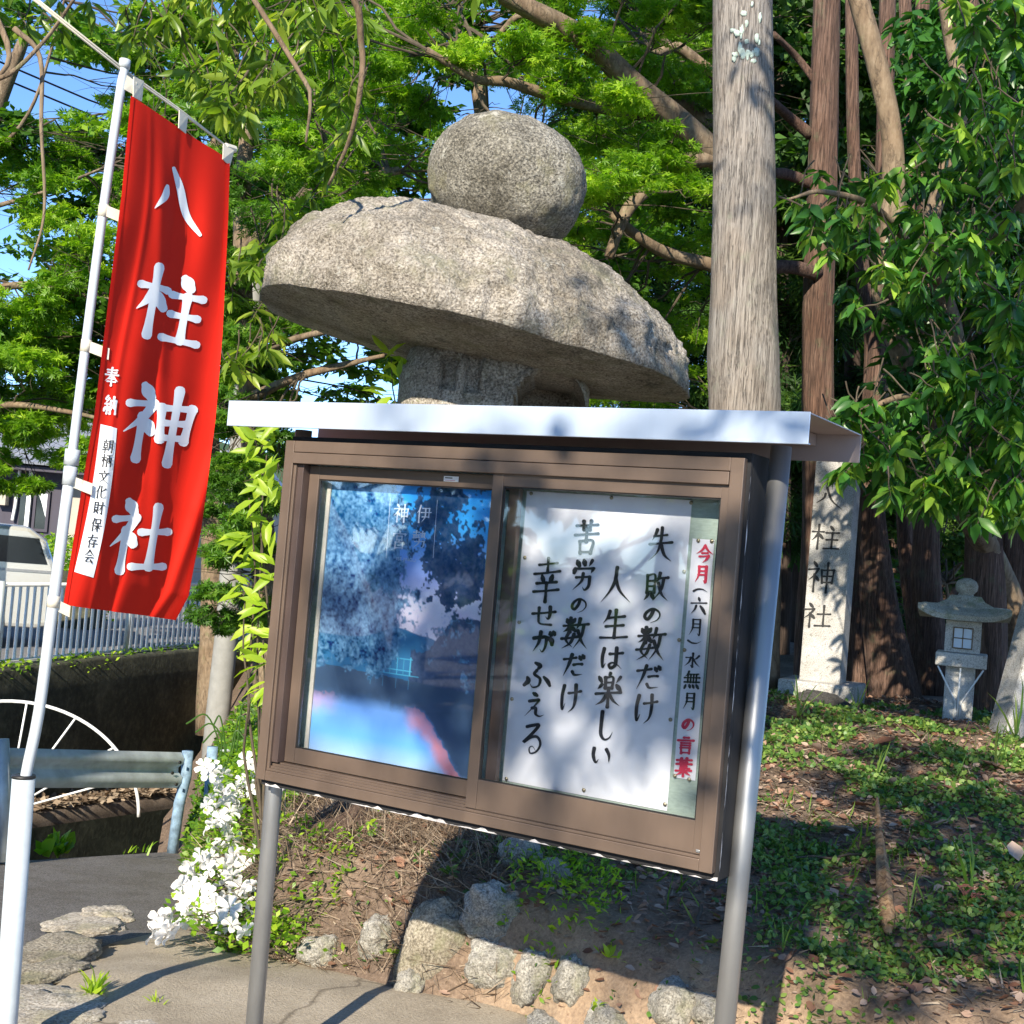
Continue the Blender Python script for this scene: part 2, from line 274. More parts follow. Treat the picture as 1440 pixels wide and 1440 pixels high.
# ------------------------------------------------------------ brush lettering (strokes drawn by hand)
GL = {
'失': "t33,8 27,22 16,38/s24,27 52,24 72,22/s8,50 50,46 94,42/t52,2 50,40 38,72 6,97/t52,48 68,78 97,95",
'敗': "s12,14 13,45 14,72/s12,14 42,12 42,70/s14,32 40,31/s14,50 40,49/s14,68 40,67/t20,75 14,86 4,97/d32,74 42,90/t62,4 58,22 46,38/s58,22 75,20 94,18/t78,22 70,60 40,97/t58,38 72,72 99,95",
'の': "t54,20 46,50 28,76 14,62 22,34 52,12 82,28 88,56 72,82 44,97",
'数': "d14,6 22,18/d46,3 36,16/s4,27 28,25 54,22/s29,1 29,46/t27,28 18,38 3,46/d32,28 50,42/t26,46 16,72 42,94/t46,52 34,80 2,99/s0,68 28,65 58,60/t66,2 62,20 54,36/s62,22 78,20 98,18/t82,22 74,60 46,98/t60,40 76,72 99,96",
'だ': "s8,24 35,20 60,15/t42,2 30,45 8,97/s54,46 72,42 88,42/t48,76 60,90 94,86/d76,8 84,22/d90,2 97,15",
'け': "t16,6 8,45 12,90 26,68/s42,32 70,29 98,24/t74,2 76,45 68,80 44,99",
'人': "t48,2 44,38 28,68 2,97/t45,30 62,64 99,94",
'生': "t30,6 24,24 8,44/s26,27 50,24 84,20/s20,53 50,50 82,47/s2,88 50,86 98,82/s53,2 52,86",
'は': "t14,8 8,45 12,90 24,72/s42,30 68,28 97,24/t70,3 70,50 68,78 50,92 40,78 56,68 80,78 98,94",
'楽': "t52,0 46,12/s34,14 36,44/s34,14 64,12 62,44/s38,28 62,27/s36,43 62,42/d8,12 20,26/t22,34 6,48/t94,10 78,28/d80,34 96,48/s2,62 50,58 98,55/s50,46 50,99/t46,60 28,82 2,95/t54,60 72,80 98,94",
'し': "t26,0 24,40 26,78 50,97 82,90 99,70",
'い': "t10,12 8,50 22,88 36,70/t72,16 86,45 88,84",
'苦': "s6,16 50,13 94,10/s34,2 37,26/s66,0 62,26/s2,44 50,40 98,36/s50,22 50,62/s24,62 28,98/s24,62 78,58 72,96/s28,94 72,92",
'労': "d18,4 28,20/d46,0 52,16/t82,0 70,20/d12,28 8,44/s12,30 90,26/t90,26 80,42/s20,58 76,54/t76,54 74,84 58,98 48,88/t48,44 42,70 8,99",
'幸': "s16,16 50,13 86,10/s50,0 50,32/s0,37 50,33 99,28/d30,40 38,54/d72,38 64,53/s12,58 50,56 88,53/s2,77 50,74 98,70/s50,56 50,99",
'せ': "s2,42 50,36 98,28/t76,6 77,40 70,64 58,54/s28,12 28,60 36,88 84,92",
'が': "t4,34 40,28 60,30 58,70 46,94 34,82/t34,4 28,50 4,94/d66,28 84,40 88,60/d76,4 82,18/d90,0 97,14",
'ふ': "d38,2 56,12 52,22/t46,30 38,45 60,62 56,88 34,95 24,82/d12,58 16,72 2,88/d74,54 90,70 99,86",
'え': "d38,2 58,12/t22,36 50,32 70,30 46,58 4,98/t38,64 56,64 58,88 78,97 99,90",
'る': "t20,14 48,9 74,8 48,34 8,64 40,48 72,46 88,68 72,92 44,98 38,82 52,76 68,90",
'今': "t50,2 34,28 2,52/t50,4 68,28 99,50/s36,46 66,44/s22,66 74,60/t74,60 62,80 42,99",
'月': "t28,6 28,55 6,98/s28,6 78,4/t78,4 78,94 62,84/s28,32 76,30/s28,54 76,52",
'(': "t8,74 30,38 50,30 70,38 92,74", ')': "t8,28 30,62 50,70 70,62 92,28",
'六': "d46,2 54,20/s2,37 50,33 98,30/t34,50 26,72 4,97/d60,50 78,70 94,94",
'水': "s50,2 50,92/t50,92 36,80/s8,32 38,30/t38,30 28,60 2,88/t90,16 74,34 58,42/t54,38 72,66 98,90",
'無': "t28,0 20,18 4,30/s20,16 88,12/s2,37 98,32/s4,61 96,57/s24,18 24,60/s42,17 42,60/s60,16 60,60/s78,15 78,60/d14,76 6,96/d36,74 42,90/d58,74 66,90/d80,72 95,92",
'言': "s38,6 66,5/s2,24 98,20/s22,38 78,36/s22,52 78,50/s22,66 26,98/s22,66 78,64/s78,64 76,96/s26,94 76,92",
'葉': "s4,12 96,8/s32,2 34,22/s66,0 64,22/s4,34 98,30/s30,24 32,58/s66,24 64,46/s48,24 50,44/s32,46 66,44/s32,58 86,56/s2,71 98,66/s50,58 50,99/t46,70 28,84 4,95/t54,70 74,82 98,94",
'朝': "s6,12 48,10/s26,0 26,24/s12,26 12,62/s12,26 42,25/s42,25 42,62/s12,43 42,42/s12,60 42,59/s2,76 50,74/s26,62 26,99/t60,6 60,60 48,97/s60,6 92,5/t92,5 92,94 80,88/s60,32 92,31/s60,56 92,55",
'柄': "s2,28 42,26/s22,2 22,98/t20,34 4,62/d24,34 40,52/s46,12 98,10/s52,34 52,96/s52,34 94,32/s94,32 94,94/t72,12 72,48 58,74/d73,46 86,66",
'文': "d48,0 54,14/s4,24 96,20/t74,24 50,66 4,98/t28,28 56,74 98,97",
'化': "t34,2 24,30 2,56/s22,34 22,98/t92,22 72,38 52,50/t52,2 54,70 64,91 94,90 96,72",
'財': "s10,8 10,66/s10,8 40,7/s40,7 40,66/s10,27 40,26/s10,46 40,45/s10,65 40,64/t16,72 2,95/d30,72 42,88/s50,28 99,24/s80,2 80,94/t80,94 66,86/t78,28 66,54 44,74",
'保': "t28,2 20,28 2,48/s20,32 20,98/s42,8 42,38/s42,8 86,6/s86,6 84,38/s42,37 84,35/s34,58 98,54/s64,40 64,98/t62,58 50,76 30,92/t66,58 80,74 99,88",
'存': "s4,22 96,18/t46,0 34,34 2,66/s24,46 24,98/s44,40 82,38/t82,38 66,54/s66,54 68,88/t68,88 54,98/s38,70 98,66",
'会': "t50,0 34,24 2,48/t50,2 70,24 99,46/s34,42 66,40/s14,60 88,57/t46,60 24,92 76,88/d64,74 86,99",
'奉': "s14,14 86,11/s18,28 82,25/s2,42 98,38/t48,0 40,44 2,78/t56,42 72,58 99,74/s30,62 70,60/s20,78 80,76/s50,52 50,99",
'納': "t26,2 10,20 30,26/t38,14 8,44/s8,46 42,42/s26,44 26,97/d10,62 2,84/d38,60 46,78/s52,26 52,96/s52,26 94,24/s94,24 94,94/t74,4 74,44 58,78/d74,44 88,68",
'神': "d20,0 32,14/s3,27 38,22/t38,22 24,44 0,66/s24,42 24,99/d27,46 40,60/s50,26 54,68/s50,26 96,22/s95,22 90,66/s53,46 90,43/s54,66 90,63/s72,0 71,99",
'社': "d20,0 32,14/s3,27 38,22/t38,22 24,44 0,66/s24,42 24,99/d27,46 40,60/s52,42 98,38/s74,5 74,90/s44,92 99,88",
'柱': "s2,30 42,27/s24,0 22,99/t22,34 14,50 0,66/d24,36 40,54/d66,2 78,16/s52,30 98,26/s54,58 94,55/s46,95 99,91/s75,28 74,92",
'八': "t34,34 28,54 2,78/t38,8 58,60 98,96",
'伊': "t28,2 20,28 4,48/s20,32 20,98/s42,18 86,16/s86,16 84,66/s34,42 98,38/s42,66 86,64/t62,18 60,66 38,97",
'勢': "s6,10 44,8/s24,0 24,40/s4,24 46,22/s6,42 46,38/d14,26 8,36/d36,26 42,34/s54,14 80,12/t80,12 78,34 96,44/t66,2 64,30 50,44/d56,24 68,34/s18,62 80,58/t80,58 76,86 62,96/t48,48 44,70 10,98",
'宮': "d48,0 52,10/s8,18 8,30/s8,18 92,16/t92,16 86,30/s32,30 32,52/s32,30 68,29/s68,29 68,52/s32,51 68,50/t50,54 46,62/s24,64 24,98/s24,64 76,63/s76,63 76,98/s24,96 76,95",
}
def ribbon(pts, wf, mapfn, off, V, Fa, K=1):
    c = catmull([(x, y, 0) for x, y in pts], 7); n = len(c)
    d0 = (c[1]-c[0]).normalized(); d1 = (c[-1]-c[-2]).normalized()
    w0 = wf(0, 0); w1 = wf(1, 0)
    c = [c[0]-d0*w0*.42, c[0]-d0*w0*.30] + c + [c[-1]+d1*w1*.30, c[-1]+d1*w1*.42]
    b = len(V); N = len(c)
    for i, p in enumerate(c):
        t = min(1, max(0, (i-2)/(n-1))); d = (c[min(i+1, N-1)]-c[max(i-1, 0)]).normalized(); hz = abs(d.x)
        w = wf(t, hz)*(.35 if i in (0, N-1) else (.78 if i in (1, N-2) else 1))*.5
        for j in range(K+1): q = 1-2*j/K; V.append(mapfn(p.x-d.y*w*q, p.y+d.x*w*q, off))
    for i in range(N-1):
        for j in range(K): a = b+(K+1)*i+j; Fa.append((a, a+1, a+K+2, a+K+1))
def glyph(ch, cx, cy, w, h, th, mapfn, slope=0., lean=-.085, off=0., jit=True, K=1):
    V = []; Fa = []
    for k, st in enumerate(GL[ch].split('/')):
        ty = st[0]; pts = [tuple(float(q) for q in p.split(',')) for p in st[1:].split()]
        pp = [(cx+(x-50)/100*w+(y-50)/100*h*lean, cy+(y-50)/100*h+(x-50)/100*w*slope) for x, y in pts]
        q = random.uniform(.88, 1.12) if jit else 1
        if ty == 's': wf = lambda t, hz, q=q: th*q*(1-.26*hz)*(.82+.34*abs(2*t-1)**3)
        elif ty == 't': wf = lambda t, hz, q=q: th*q*(1.12-.1*hz)*max(.10, (1.-.15*sin(3.1*t))*(1-max(0, t-.45)/.6))
        else: wf = lambda t, hz, q=q: th*q*(.45+.95*sin(pi*min(.8, .12+t*.75)))
        ribbon(pp, wf, mapfn, off+k*.00012, V, Fa, K)
    return V, Fa
def put_glyph(name, mat, parent, *a, **k):
    V, Fa = glyph(*a, **k); return npmesh(name, V, Fa, mat, parent)

# ------------------------------------------------------------ terrain
FOOT = [(-6, 34), (-3.6, 18), (-2.45, 11), (-1.95, 8.5), (-1.45, 6.6), (-1.02, 5.15), (-.45, 4.86), (-.1, 4.62), (.2, 4.38), (.7, 4.0), (1.2, 3.62), (2, 3.25), (4, 2.8), (9, 2.2), (40, 0)]
FA = np.array(FOOT, float)
def foot_dist(x, y):
    x = np.asarray(x, float); y = np.asarray(y, float); best = np.full(x.shape, 1e9); sg = np.ones(x.shape)
    for a, b in zip(FA[:-1], FA[1:]):
        d = b-a; L = d@d; t = np.clip(((x-a[0])*d[0]+(y-a[1])*d[1])/L, 0, 1); qx = x-a[0]-t*d[0]; qy = y-a[1]-t*d[1]
        r = np.hypot(qx, qy); cr = d[0]*(y-a[1])-d[1]*(x-a[0]); u = r < best-1e-9; best = np.where(u, r, best); sg = np.where(u, np.sign(cr), sg)
    return best*sg
def road_z(y): return -.14*np.clip(np.asarray(y, float)-4.6, 0, 4.6)
_ng = rng.normal(size=(64, 64))
def vnoise(x, y, sc):
    u = (np.asarray(x)*sc) % 64; v = (np.asarray(y)*sc) % 64; i = u.astype(int); j = v.astype(int); fu = u-i; fv = v-j
    fu = fu*fu*(3-2*fu); fv = fv*fv*(3-2*fv); i2 = (i+1) % 64; j2 = (j+1) % 64
    return (_ng[i, j]*(1-fu)+_ng[i2, j]*fu)*(1-fv)+(_ng[i, j2]*(1-fu)+_ng[i2, j2]*fu)*fv
def bank_z(x, y):
    x = np.asarray(x, float); y = np.asarray(y, float)
    s = foot_dist(x, y)+.05*vnoise(x, y, 2.1); t = np.clip(s/.34, 0, 1); t = t*t*(3-2*t)
    z = -.9+.86*(s > -.25)+.42*t + .33*np.clip((s-.3)/3.6, 0, 1)
    z = np.where(s < 0, np.minimum(z, -.04+s*1.2), z)
    z = z+np.where(s > 0, (.022*vnoise(x, y, 3)+.012*vnoise(x, y, 9))*np.clip(s*3, 0, 1), 0)
    return z - np.clip(y-14, 0, 40)*.012 + np.where(x < -.6, road_z(y)*np.clip((-x-.6), 0, 1)*np.clip(1-s*1.2, 0, 1), 0)
def grid_mesh(name, xs, ys, zf, mat, smooth=True, keep=None):
    X, Y = np.meshgrid(xs, ys, indexing='ij'); Z = zf(X, Y); V = np.stack([X, Y, Z], -1).reshape(-1, 3); nx, ny = len(xs), len(ys)
    I, J = np.meshgrid(np.arange(nx-1), np.arange(ny-1), indexing='ij'); a = (I*ny+J).ravel(); Fc = np.stack([a, a+ny, a+ny+1, a+1], 1)
    if keep is not None: Fc = Fc[keep(X, Y)[:-1, :-1].ravel()]
    return npmesh(name, V, Fc, mat, None, smooth)
xs = np.concatenate([np.arange(-6, -2.2, .25), np.arange(-2.2, 3.4, .045), np.arange(3.4, 10, .25), np.arange(10, 41, 2.)])
ys = np.concatenate([np.arange(0, 2.9, .5), np.arange(2.9, 9.6, .045), np.arange(9.6, 16, .25), np.arange(16, 40, 1.), np.arange(40, 61, 4)])
# bank material: sandy near the foot, dark leafy soil above
def _bankmat():
    N = NT('bank_soil'); f = N.noise(3, 9, .7); g = N.noise(70, 5, .7); tc = N.n('NewGeometry'); sep = N.n('SeparateXYZ'); N.l(tc.outputs['Position'], sep.inputs[0])
    light = N.mix(.5, N.ramp(f, [(.32, (.13, .09, .06)), (.5, (.29, .215, .145)), (.68, (.46, .36, .25))]), N.ramp(g, [(.3, (.10, .06, .04)), (.5, (.30, .2, .13)), (.7, (.48, .34, .22))]))
    dk = N.mix(.5, N.ramp(f, [(.32, (.05, .035, .025)), (.5, (.13, .09, .062)), (.68, (.24, .17, .12))]), N.ramp(g, [(.3, (.05, .035, .025)), (.5, (.15, .105, .075)), (.7, (.32, .24, .18))]))
    mr = N.n('MapRange'); mr.inputs[1].default_value = .30; mr.inputs[2].default_value = .50; N.l(sep.outputs['Z'], mr.inputs[0])
    m2 = N.n('MapRange'); m2.inputs[1].default_value = .25; m2.inputs[2].default_value = -.25; N.l(sep.outputs['X'], m2.inputs[0])
    mx = N.n('Math', operation='MAXIMUM'); N.l(mr.outputs[0], mx.inputs[0]); N.l(m2.outputs[0], mx.inputs[1])
    N.col(N.mix(mx.outputs[0], light, dk)); N.b.inputs['Roughness'].default_value = .95; N.bump(N.mix(.5, f, g), .8, .02); return N.m
bank = grid_mesh('bank', xs, ys, bank_z, _bankmat(), True, lambda X, Y: foot_dist(X, Y) > -.35)
tag(bank, 'earth bank of sandy soil and leaf litter rising behind the notice board', kind='structure')
EX = lambda y: -2.8+(y-7.64)*.5           # channel-side edge of the near road
WX = lambda y: -4.79+(y-12.65)*.278       # face of the far channel wall
ys2 = np.concatenate([np.arange(-60, 0, 5.), np.arange(0, 11.6, .2)])
V = []; Fc = []; K = 24
for i, y in enumerate(ys2):
    for k in range(K+1):
        x = EX(y)+(40-EX(y))*(k/K)**1.6; V.append((x, y, float(road_z(y))-.003))
    if i:
        for k in range(K): a = (i-1)*(K+1)+k; Fc.append((a, a+1, a+K+2, a+K+1))
o = npmesh('near_road', V, Fc, M['asphalt']); tag(o, 'dark asphalt lane running beside the canal', kind='structure')
V = []; Fc = []
for i, y in enumerate(ys2):
    V += [(EX(y), y, float(road_z(y))-.003), (EX(y), y, -2.6)]
    if i: a = 2*(i-1); Fc.append((a, a+1, a+3, a+2))
tag(npmesh('canal_bank_wall', V, Fc, M['moss']), 'near side wall of the canal', kind='structure')
# concrete apron in front of the board: a raised sheet with a worn edge, bordered by stones
AP = [G(-40, 1470), G(20, 1420), G(62, 1360), G(98, 1318), G(150, 1288), G(215, 1262), G(300, 1235)]
ap = [(p.x, p.y) for p in AP]
ap2 = catmull([(x, y, 0) for x, y in ap], 8); mb = MB(); n = len(ap2)
NX = 40
V = []; Fc = []
for i, p in enumerate(ap2):
    x1 = 3.; x0 = p.x
    for k in range(NX+1):
        t = k/NX; x = x0+(x1-x0)*t; y = p.y + (0 if k else -.01)
        z = float(road_z(y)) + .03*(1-exp(-t*30))+.012+.006*mn.noise(Vector((x*3, y*3, 0)))
        V.append((x, y, z if k else z-.05))
    if i:
        for k in range(NX): a = (i-1)*(NX+1)+k; Fc.append((a, a+1, a+NX+2, a+NX+1))
yl = ap2[0].y; b = len(V)
for k in range(NX+1): V.append((-2.2+(5.2)*k/NX, -1.5, .03))
xl = ap2[0].x
for k in range(NX+1): pass
o = npmesh('concrete_apron', V[:b], Fc, M['concrete'], None, True); tag(o, 'weathered concrete apron at the foot of the bank', kind='structure')
mb = MB(); mb.v = [(-1.62, -1.5, .036), (4, -1.5, .036), (4, yl, .036), (xl+.02, yl, .036)]; mb.f = [(0, 1, 2, 3)]
tag(mb.build('pavement', M['concrete']), 'concrete pavement below the board', kind='structure')
tag(MB().box(-400, 400, -300, 500, -3, -2.55).build('ground', M['field']), kind='structure')
V = []; Fc = []; ys3 = np.arange(-60, 160, 4.)
for i, y in enumerate(ys3):
    for k in range(9): V.append((WX(y)-(k/8)**1.5*90, y, 0))
    if i:
        for k in range(8): a = (i-1)*9+k; Fc.append((a, a+9, a+10, a+1))
tag(npmesh('far_road', V, Fc, M['farasphalt']), 'grey road on the far side of the canal', kind='structure')
# far canal wall with cap, narrow ledge and lower wall
def strip_mesh(fn, ys): # fn(y)-> list of (x,z)
    V = []; Fc = []; n = None
    for i, y in enumerate(ys):
        q = fn(y); n = len(q)
        V += [(x, y, z) for x, z in q]
        if i:
            for k in range(n-1): a = (i-1)*n+k; Fc.append((a, a+1, a+n+1, a+n))
    return V, Fc
yw = np.arange(4, 34, .25)
def wallf(y):
    r = .03*mn.noise(Vector((y*.8, 0, 0)))
    return [(WX(y)-.3, .005), (WX(y)-.28, .07+r), (WX(y)-.02, .07+r), (WX(y), .04+r), (WX(y)+.01, -.3), (WX(y)+.02, -.8), (WX(y)+.02, -1.3-.08*(y-12.7)-.02)]
o = npmesh('canal_wall', *strip_mesh(wallf, yw), M['moss'], None); tag(o, 'dark mossy concrete canal wall below the white railing', 'wall')
def ledf(y):
    z = -1.3-.08*(y-12.7); f = WX(y)+.38+.15*(y-12.7)*(.5 if y > 12.7 else .1)
    r = .03*mn.noise(Vector((y*3, 1, 0))); return [(WX(y)+.02, z+.04), ((WX(y)+f)/2, z+.03+r), (f, z+r), (f+.02, z-.1), (f+.04, -2.6)]
o = npmesh('canal_ledge', *strip_mesh(ledf, yw), M['ledge'], None, False); tag(o, 'leaf strewn ledge at the foot of the canal wall', kind='structure')
V, Fc = strip_mesh(lambda y: [(WX(y)+.44+.15*(y-12.7)*(.5 if y > 12.7 else .1), -1.42-.08*(y-12.7)), (WX(y)+.45+.15*(y-12.7)*(.5 if y > 12.7 else .1), -2.55)], yw)
tag(npmesh('lower_canal_wall', V, Fc, M['moss']), 'low mossy canal wall under the leafy ledge', 'wall')

# ------------------------------------------------------------ notice board
PH = radians(30.5); BO = P(996, 1228, 3.0); BZ = BO.z; E1 = np.array([cos(PH), -sin(PH), 0]); E2 = np.array([sin(PH), cos(PH), 0])
BO = np.array(BO)
def BL(px, py, off=0.):
    r = ray(px, py); c = np.array([0, 0, H]); q = BO+E2*off-c; k = (q@E2)/(r@E2); p = c+r*k-BO; return float(p@E1), float(p[2])+BZ
def bmap(plane):
    def f(px, py, off): x, z = BL(px, py, plane); return (x, plane-off, z)
    return f
nb = empty('notice_board', (BO[0], BO[1], 0), -PH, 'large bronze framed glass notice board on two steel posts under a small metal roof', 'notice board')
Z0 = BZ; X0 = -1.345; X1 = .012; ZT = Z0+.955
def part(mb, name, mat, parent=nb, bevel=.0015, smooth=False): return mb.build(name, M[mat], parent, smooth, bevel)
def ring(mb, x0, x1, z0, z1, w, y0, y1, wl=None, wr=None, wb=None, wt=None):
    wl = wl or w; wr = wr or w; wb = wb or w; wt = wt or w
    mb.box(x0, x0+wl, y0, y1, z0, z1); mb.box(x1-wr, x1, y0, y1, z0, z1)
    mb.box(x0+wl, x1-wr, y0+.0004, y1, z0, z0+wb); mb.box(x0+wl, x1-wr, y0+.0004, y1, z1-wt, z1); return mb
part(ring(MB(), X0+.004, X1+.006, Z0-.018, ZT+.004, .03, .020, .036), 'wooden_rim', 'blackwood')
part(MB().box(X0+.004, X0+.024, .037, .150, Z0-.018, ZT+.004), 'side_panel', 'blackwood')
part(MB().box(X1-.014, X1+.006, .037, .150, Z0-.018, ZT+.004), 'side_panel', 'blackwood')
part(MB().box(X0+.025, X1-.015, .037, .150, ZT-.016, ZT+.004), 'top_panel', 'blackwood')
part(MB().box(X0+.025, X1-.015, .037, .150, Z0-.018, Z0+.002), 'bottom_panel', 'blackwood')
part(MB().box(X0+.025, X1-.015, .135, .150, Z0+.003, ZT-.017), 'back_panel', 'blackwood')
part(MB().box(X0+.026, X1-.016, .085, .095, Z0+.02, ZT-.03), 'pin_board', 'felt', bevel=0)
# ragged peeling paint along the bottom edge and right corner
V = []; Fc = []; xx = np.linspace(X0+.02, X1+.004, 150)
for i, x in enumerate(xx):
    h = max(0, .016*mn.noise(Vector((x*7, 0, 3)))+.010*mn.noise(Vector((x*40, 0, 0)))+.002)
    V += [(x, .0188, Z0-.0185), (x, .0185, Z0-.0183+h)]
    if i: a = 2*(i-1); Fc.append((a, a+2, a+3, a+1))
npmesh('peeling_edge', V, Fc, M['peel'], nb)
V = []; Fc = []
for i, z in enumerate(np.linspace(Z0-.01, ZT-.05, 150)):
    h = max(0, .008*mn.noise(Vector((z*14, 2, 3)))+.004*mn.noise(Vector((z*50, 2, 3)))+.001)
    V += [(X1+.0068, .0195, z), (X1+.0068, .0195+h, z)]
    if i: a = 2*(i-1); Fc.append((a, a+2, a+3, a+1))
npmesh('peeling_edge', V, Fc, M['peel'], nb)
# outer aluminium frame
part(MB().box(X0, X0+.031, -.002, .020, Z0, ZT-.010), 'frame_stile', 'bronze')
part(MB().box(X1-.036, X1-.003, -.002, .020, Z0, ZT-.010), 'frame_stile', 'bronze')
part(MB().box(X0+.0315, X1-.0365, -.001, .020, ZT-.041, ZT-.010), 'top_rail', 'bronze')
part(MB().box(X0+.0315, X1-.0365, -.006, .020, ZT-.073, ZT-.043), 'top_rail', 'bronze')
part(MB().box(X0+.0315, X1-.0365, -.001, .030, Z0, Z0+.027), 'sill', 'bronze')
for k in range(3):
    part(MB().box(X0+.0315, X1-.0365, .003+.008*k, .010+.008*k, Z0+.0275, Z0+.034+.006*k), 'sill_track', 'bronze', bevel=.0008)
part(MB().box(X0+.0315, X1-.0365, .027, .070, Z0+.0275, Z0+.050), 'sill_bed', 'bronze')
part(MB().box(X0+.0315, X0+.040, .004, .012, Z0+.03, ZT-.074), 'inner_channel', 'bronze', bevel=.0008)
part(MB().box(X0+.0315, X0+.060, .0125, .075, Z0+.051, ZT-.074), 'inner_channel', 'bronzedark', bevel=.0008)
# sliding sashes: left one behind, right one in front
def sash(x0, x1, z0, z1, y0, wl, wr, wb, wt):
    s = empty('sliding_door'); s.parent = nb
    y1 = y0+.018
    MB().box(x0, x0+wl, y0, y1, z0, z1).build('door_stile', M['bronze'], s, bevel=.001)
    MB().box(x1-wr, x1, y0, y1, z0, z1).build('door_stile', M['bronze'], s, bevel=.001)
    MB().box(x0+wl+.0003, x1-wr-.0003, y0+.001, y1, z0, z0+wb).build('door_rail', M['bronze'], s, bevel=.001)
    MB().box(x0+wl+.0003, x1-wr-.0003, y0+.001, y1, z1-wt, z1).build('door_rail', M['bronze'], s, bevel=.001)
    MB().box(x0+wl+.0002, x1-wr-.0002, y0+.008, y0+.011, z0+wb+.0002, z1-wt-.0002).build('glass_pane', M['glass'], s)
    g = MB(); ring(g, x0+wl+.0003, x1-wr-.0003, z0+wb+.0003, z1-wt-.0003, .0035, y0+.0045, y0+.0078); g.build('rubber_seal', M['dark'], s)
    return s
sash(-1.284, -.600, Z0+.053, ZT-.075, .040, .034, .03, .042, .036)
sash(-.662, X1-.037, Z0+.036, ZT-.072, .006, .031, .019, .074, .032)
MB().box(-.833, -.787, .0385, .0395, Z0+.857, Z0+.871).build('sticker', M['paper'], nb)
MB().box(-.829, -.806, .0381, .0384, Z0+.865, Z0+.8675).build('sticker_print', M['ink'], nb)
MB().box(-.828, -.797, .0381, .0384, Z0+.8595, Z0+.8605).build('sticker_print', M['redink'], nb)
part(MB().box(X1-.048, X1-.038, .003, .006, Z0+.040, Z0+.047), 'sill_stop', 'alu')
# posts
def post(x, xb, mat):
    o = MB().tube([(x, .102, ZT+.03), (xb, .102, -.05)], .0245, 24).build('post', M[mat], nb, True); return o
post(.057, .018, 'alu'); post(-1.371, -1.355, 'postdark')
# roof
RX0, RX1, RY0, RY1 = -1.527, .170, -.05, .36; RZ1 = Z0+1.048; RZ0 = Z0+.976
part(MB().box(RX0, RX1, RY0, RY0+.003, RZ0, RZ1), 'roof_fascia', 'roofalu')
part(MB().box(RX0+.001, RX1-.001, RY0+.0035, RY0+.018, RZ0+.001, RZ0+.003), 'fascia_lip', 'roofalu', bevel=0)
part(MB().box(RX0+.0015, RX1-.0015, RY0+.0035, RY1-.0035, RZ1-.004, RZ1-.0012), 'roof_sheet', 'roofunder', bevel=0)
part(MB().box(RX0+.001, RX1-.001, RY1-.003, RY1, RZ0+.001, RZ1-.002), 'rear_fascia', 'roofunder', bevel=0)
for x in (-1.33, .03): part(MB().box(x, x+.03, RY0+.02, RY1-.01, RZ1-.034, RZ1-.005), 'roof_bearer', 'roofunder')
for x in (-1.0, -.45): part(MB().box(x, x+.02, .02, .3, RZ1-.030, RZ1-.0055), 'roof_bearer', 'bronzedark')
# message sheet with hand brushed lines
sh = empty('message_sheet', (BO[0], BO[1], 0), -PH, 'large white sheet behind the right pane with four lines of black brush writing', 'poster')
PL = .0835
def sheet(root, name, x0, x1, z0, z1, y, mat, wav=.0012, nx=14, nz=22):
    V = []; Fc = []
    for i in range(nx+1):
        for j in range(nz+1):
            x = x0+(x1-x0)*i/nx; z = z0+(z1-z0)*j/nz; V.append((x, y-wav*(1+mn.noise(Vector((x*5, z*4, y*10)))), z))
            if i and j: a = (i-1)*(nz+1)+j-1; Fc.append((a, a+nz+1, a+nz+2, a+1))
    return npmesh(name, V, Fc, mat, root, True)
def span(tl, tr, bl, br):
    a, b, c, d = [BL(*q, PL) for q in (tl, tr, bl, br)]; return (a[0]+c[0])/2, (b[0]+d[0])/2, (c[1]+d[1])/2, (a[1]+b[1])/2
sheet(sh, 'paper', *span((743, 690), (974, 704), (705, 1099), (938, 1138)), PL, M['paper'])
bm_ = bmap(PL-.0038)
def line(root, items, th, mat, slope=.05, name='brush_character'):
    for ch, cx, cy, w, h in items:
        put_glyph(name, mat, root, ch, cx, cy, w, h, th, bm_, slope, -.08)
T = 5.0
line(sh, [('失', 929, 766, 35, 50), ('敗', 923, 825, 35, 42), ('の', 917, 865, 28, 23), ('数', 915.6, 906, 39, 47), ('だ', 911, 953, 35, 35), ('け', 908, 997, 31, 42)], T, M['ink'])
line(sh, [('人', 867, 823, 42, 52), ('生', 864, 880, 38, 46), ('は', 860, 926, 31, 32), ('楽', 856, 970.6, 35, 48), ('し', 851, 1021, 22, 40), ('い', 846, 1062.6, 28, 26)], T, M['ink'])
line(sh, [('苦', 824.7, 756, 33, 47), ('労', 821, 809, 33, 43), ('の', 814, 851, 26, 23), ('数', 809, 891, 36, 44), ('だ', 806, 936, 31, 32), ('け', 802, 982, 28, 40)], T, M['ink'])
line(sh, [('幸', 769, 816, 35, 62), ('せ', 764.6, 866, 32, 29), ('が', 764.6, 903, 31, 31), ('ふ', 756, 950, 37, 37), ('え', 752, 991, 28, 34), ('る', 749, 1038, 30, 44)], T, M['ink'])
def pin(root, px, py, mat='brasspin'):
    x, z = BL(px, py, PL-.004); MB().lathe([(.0048, 0), (.005, .0015), (.004, .003), (.001, .0038)], 10).build('drawing_pin', M[mat], root, True)
    o = bpy.context.scene.collection.objects[-1]; o.location = (x, PL-.0035, z); o.rotation_euler = (pi/2, 0, 0)
for px, py in ((747, 694), (860, 700), (972, 707), (738, 784), (962, 804), (955, 900), (730, 875), (720, 983), (712, 1095), (821, 1111), (943, 1012), (935, 1131)): pin(sh, px, py)
st = empty('title_strip', (BO[0], BO[1], 0), -PH, 'narrow white paper strip with red and black writing right of the large sheet', 'sign')
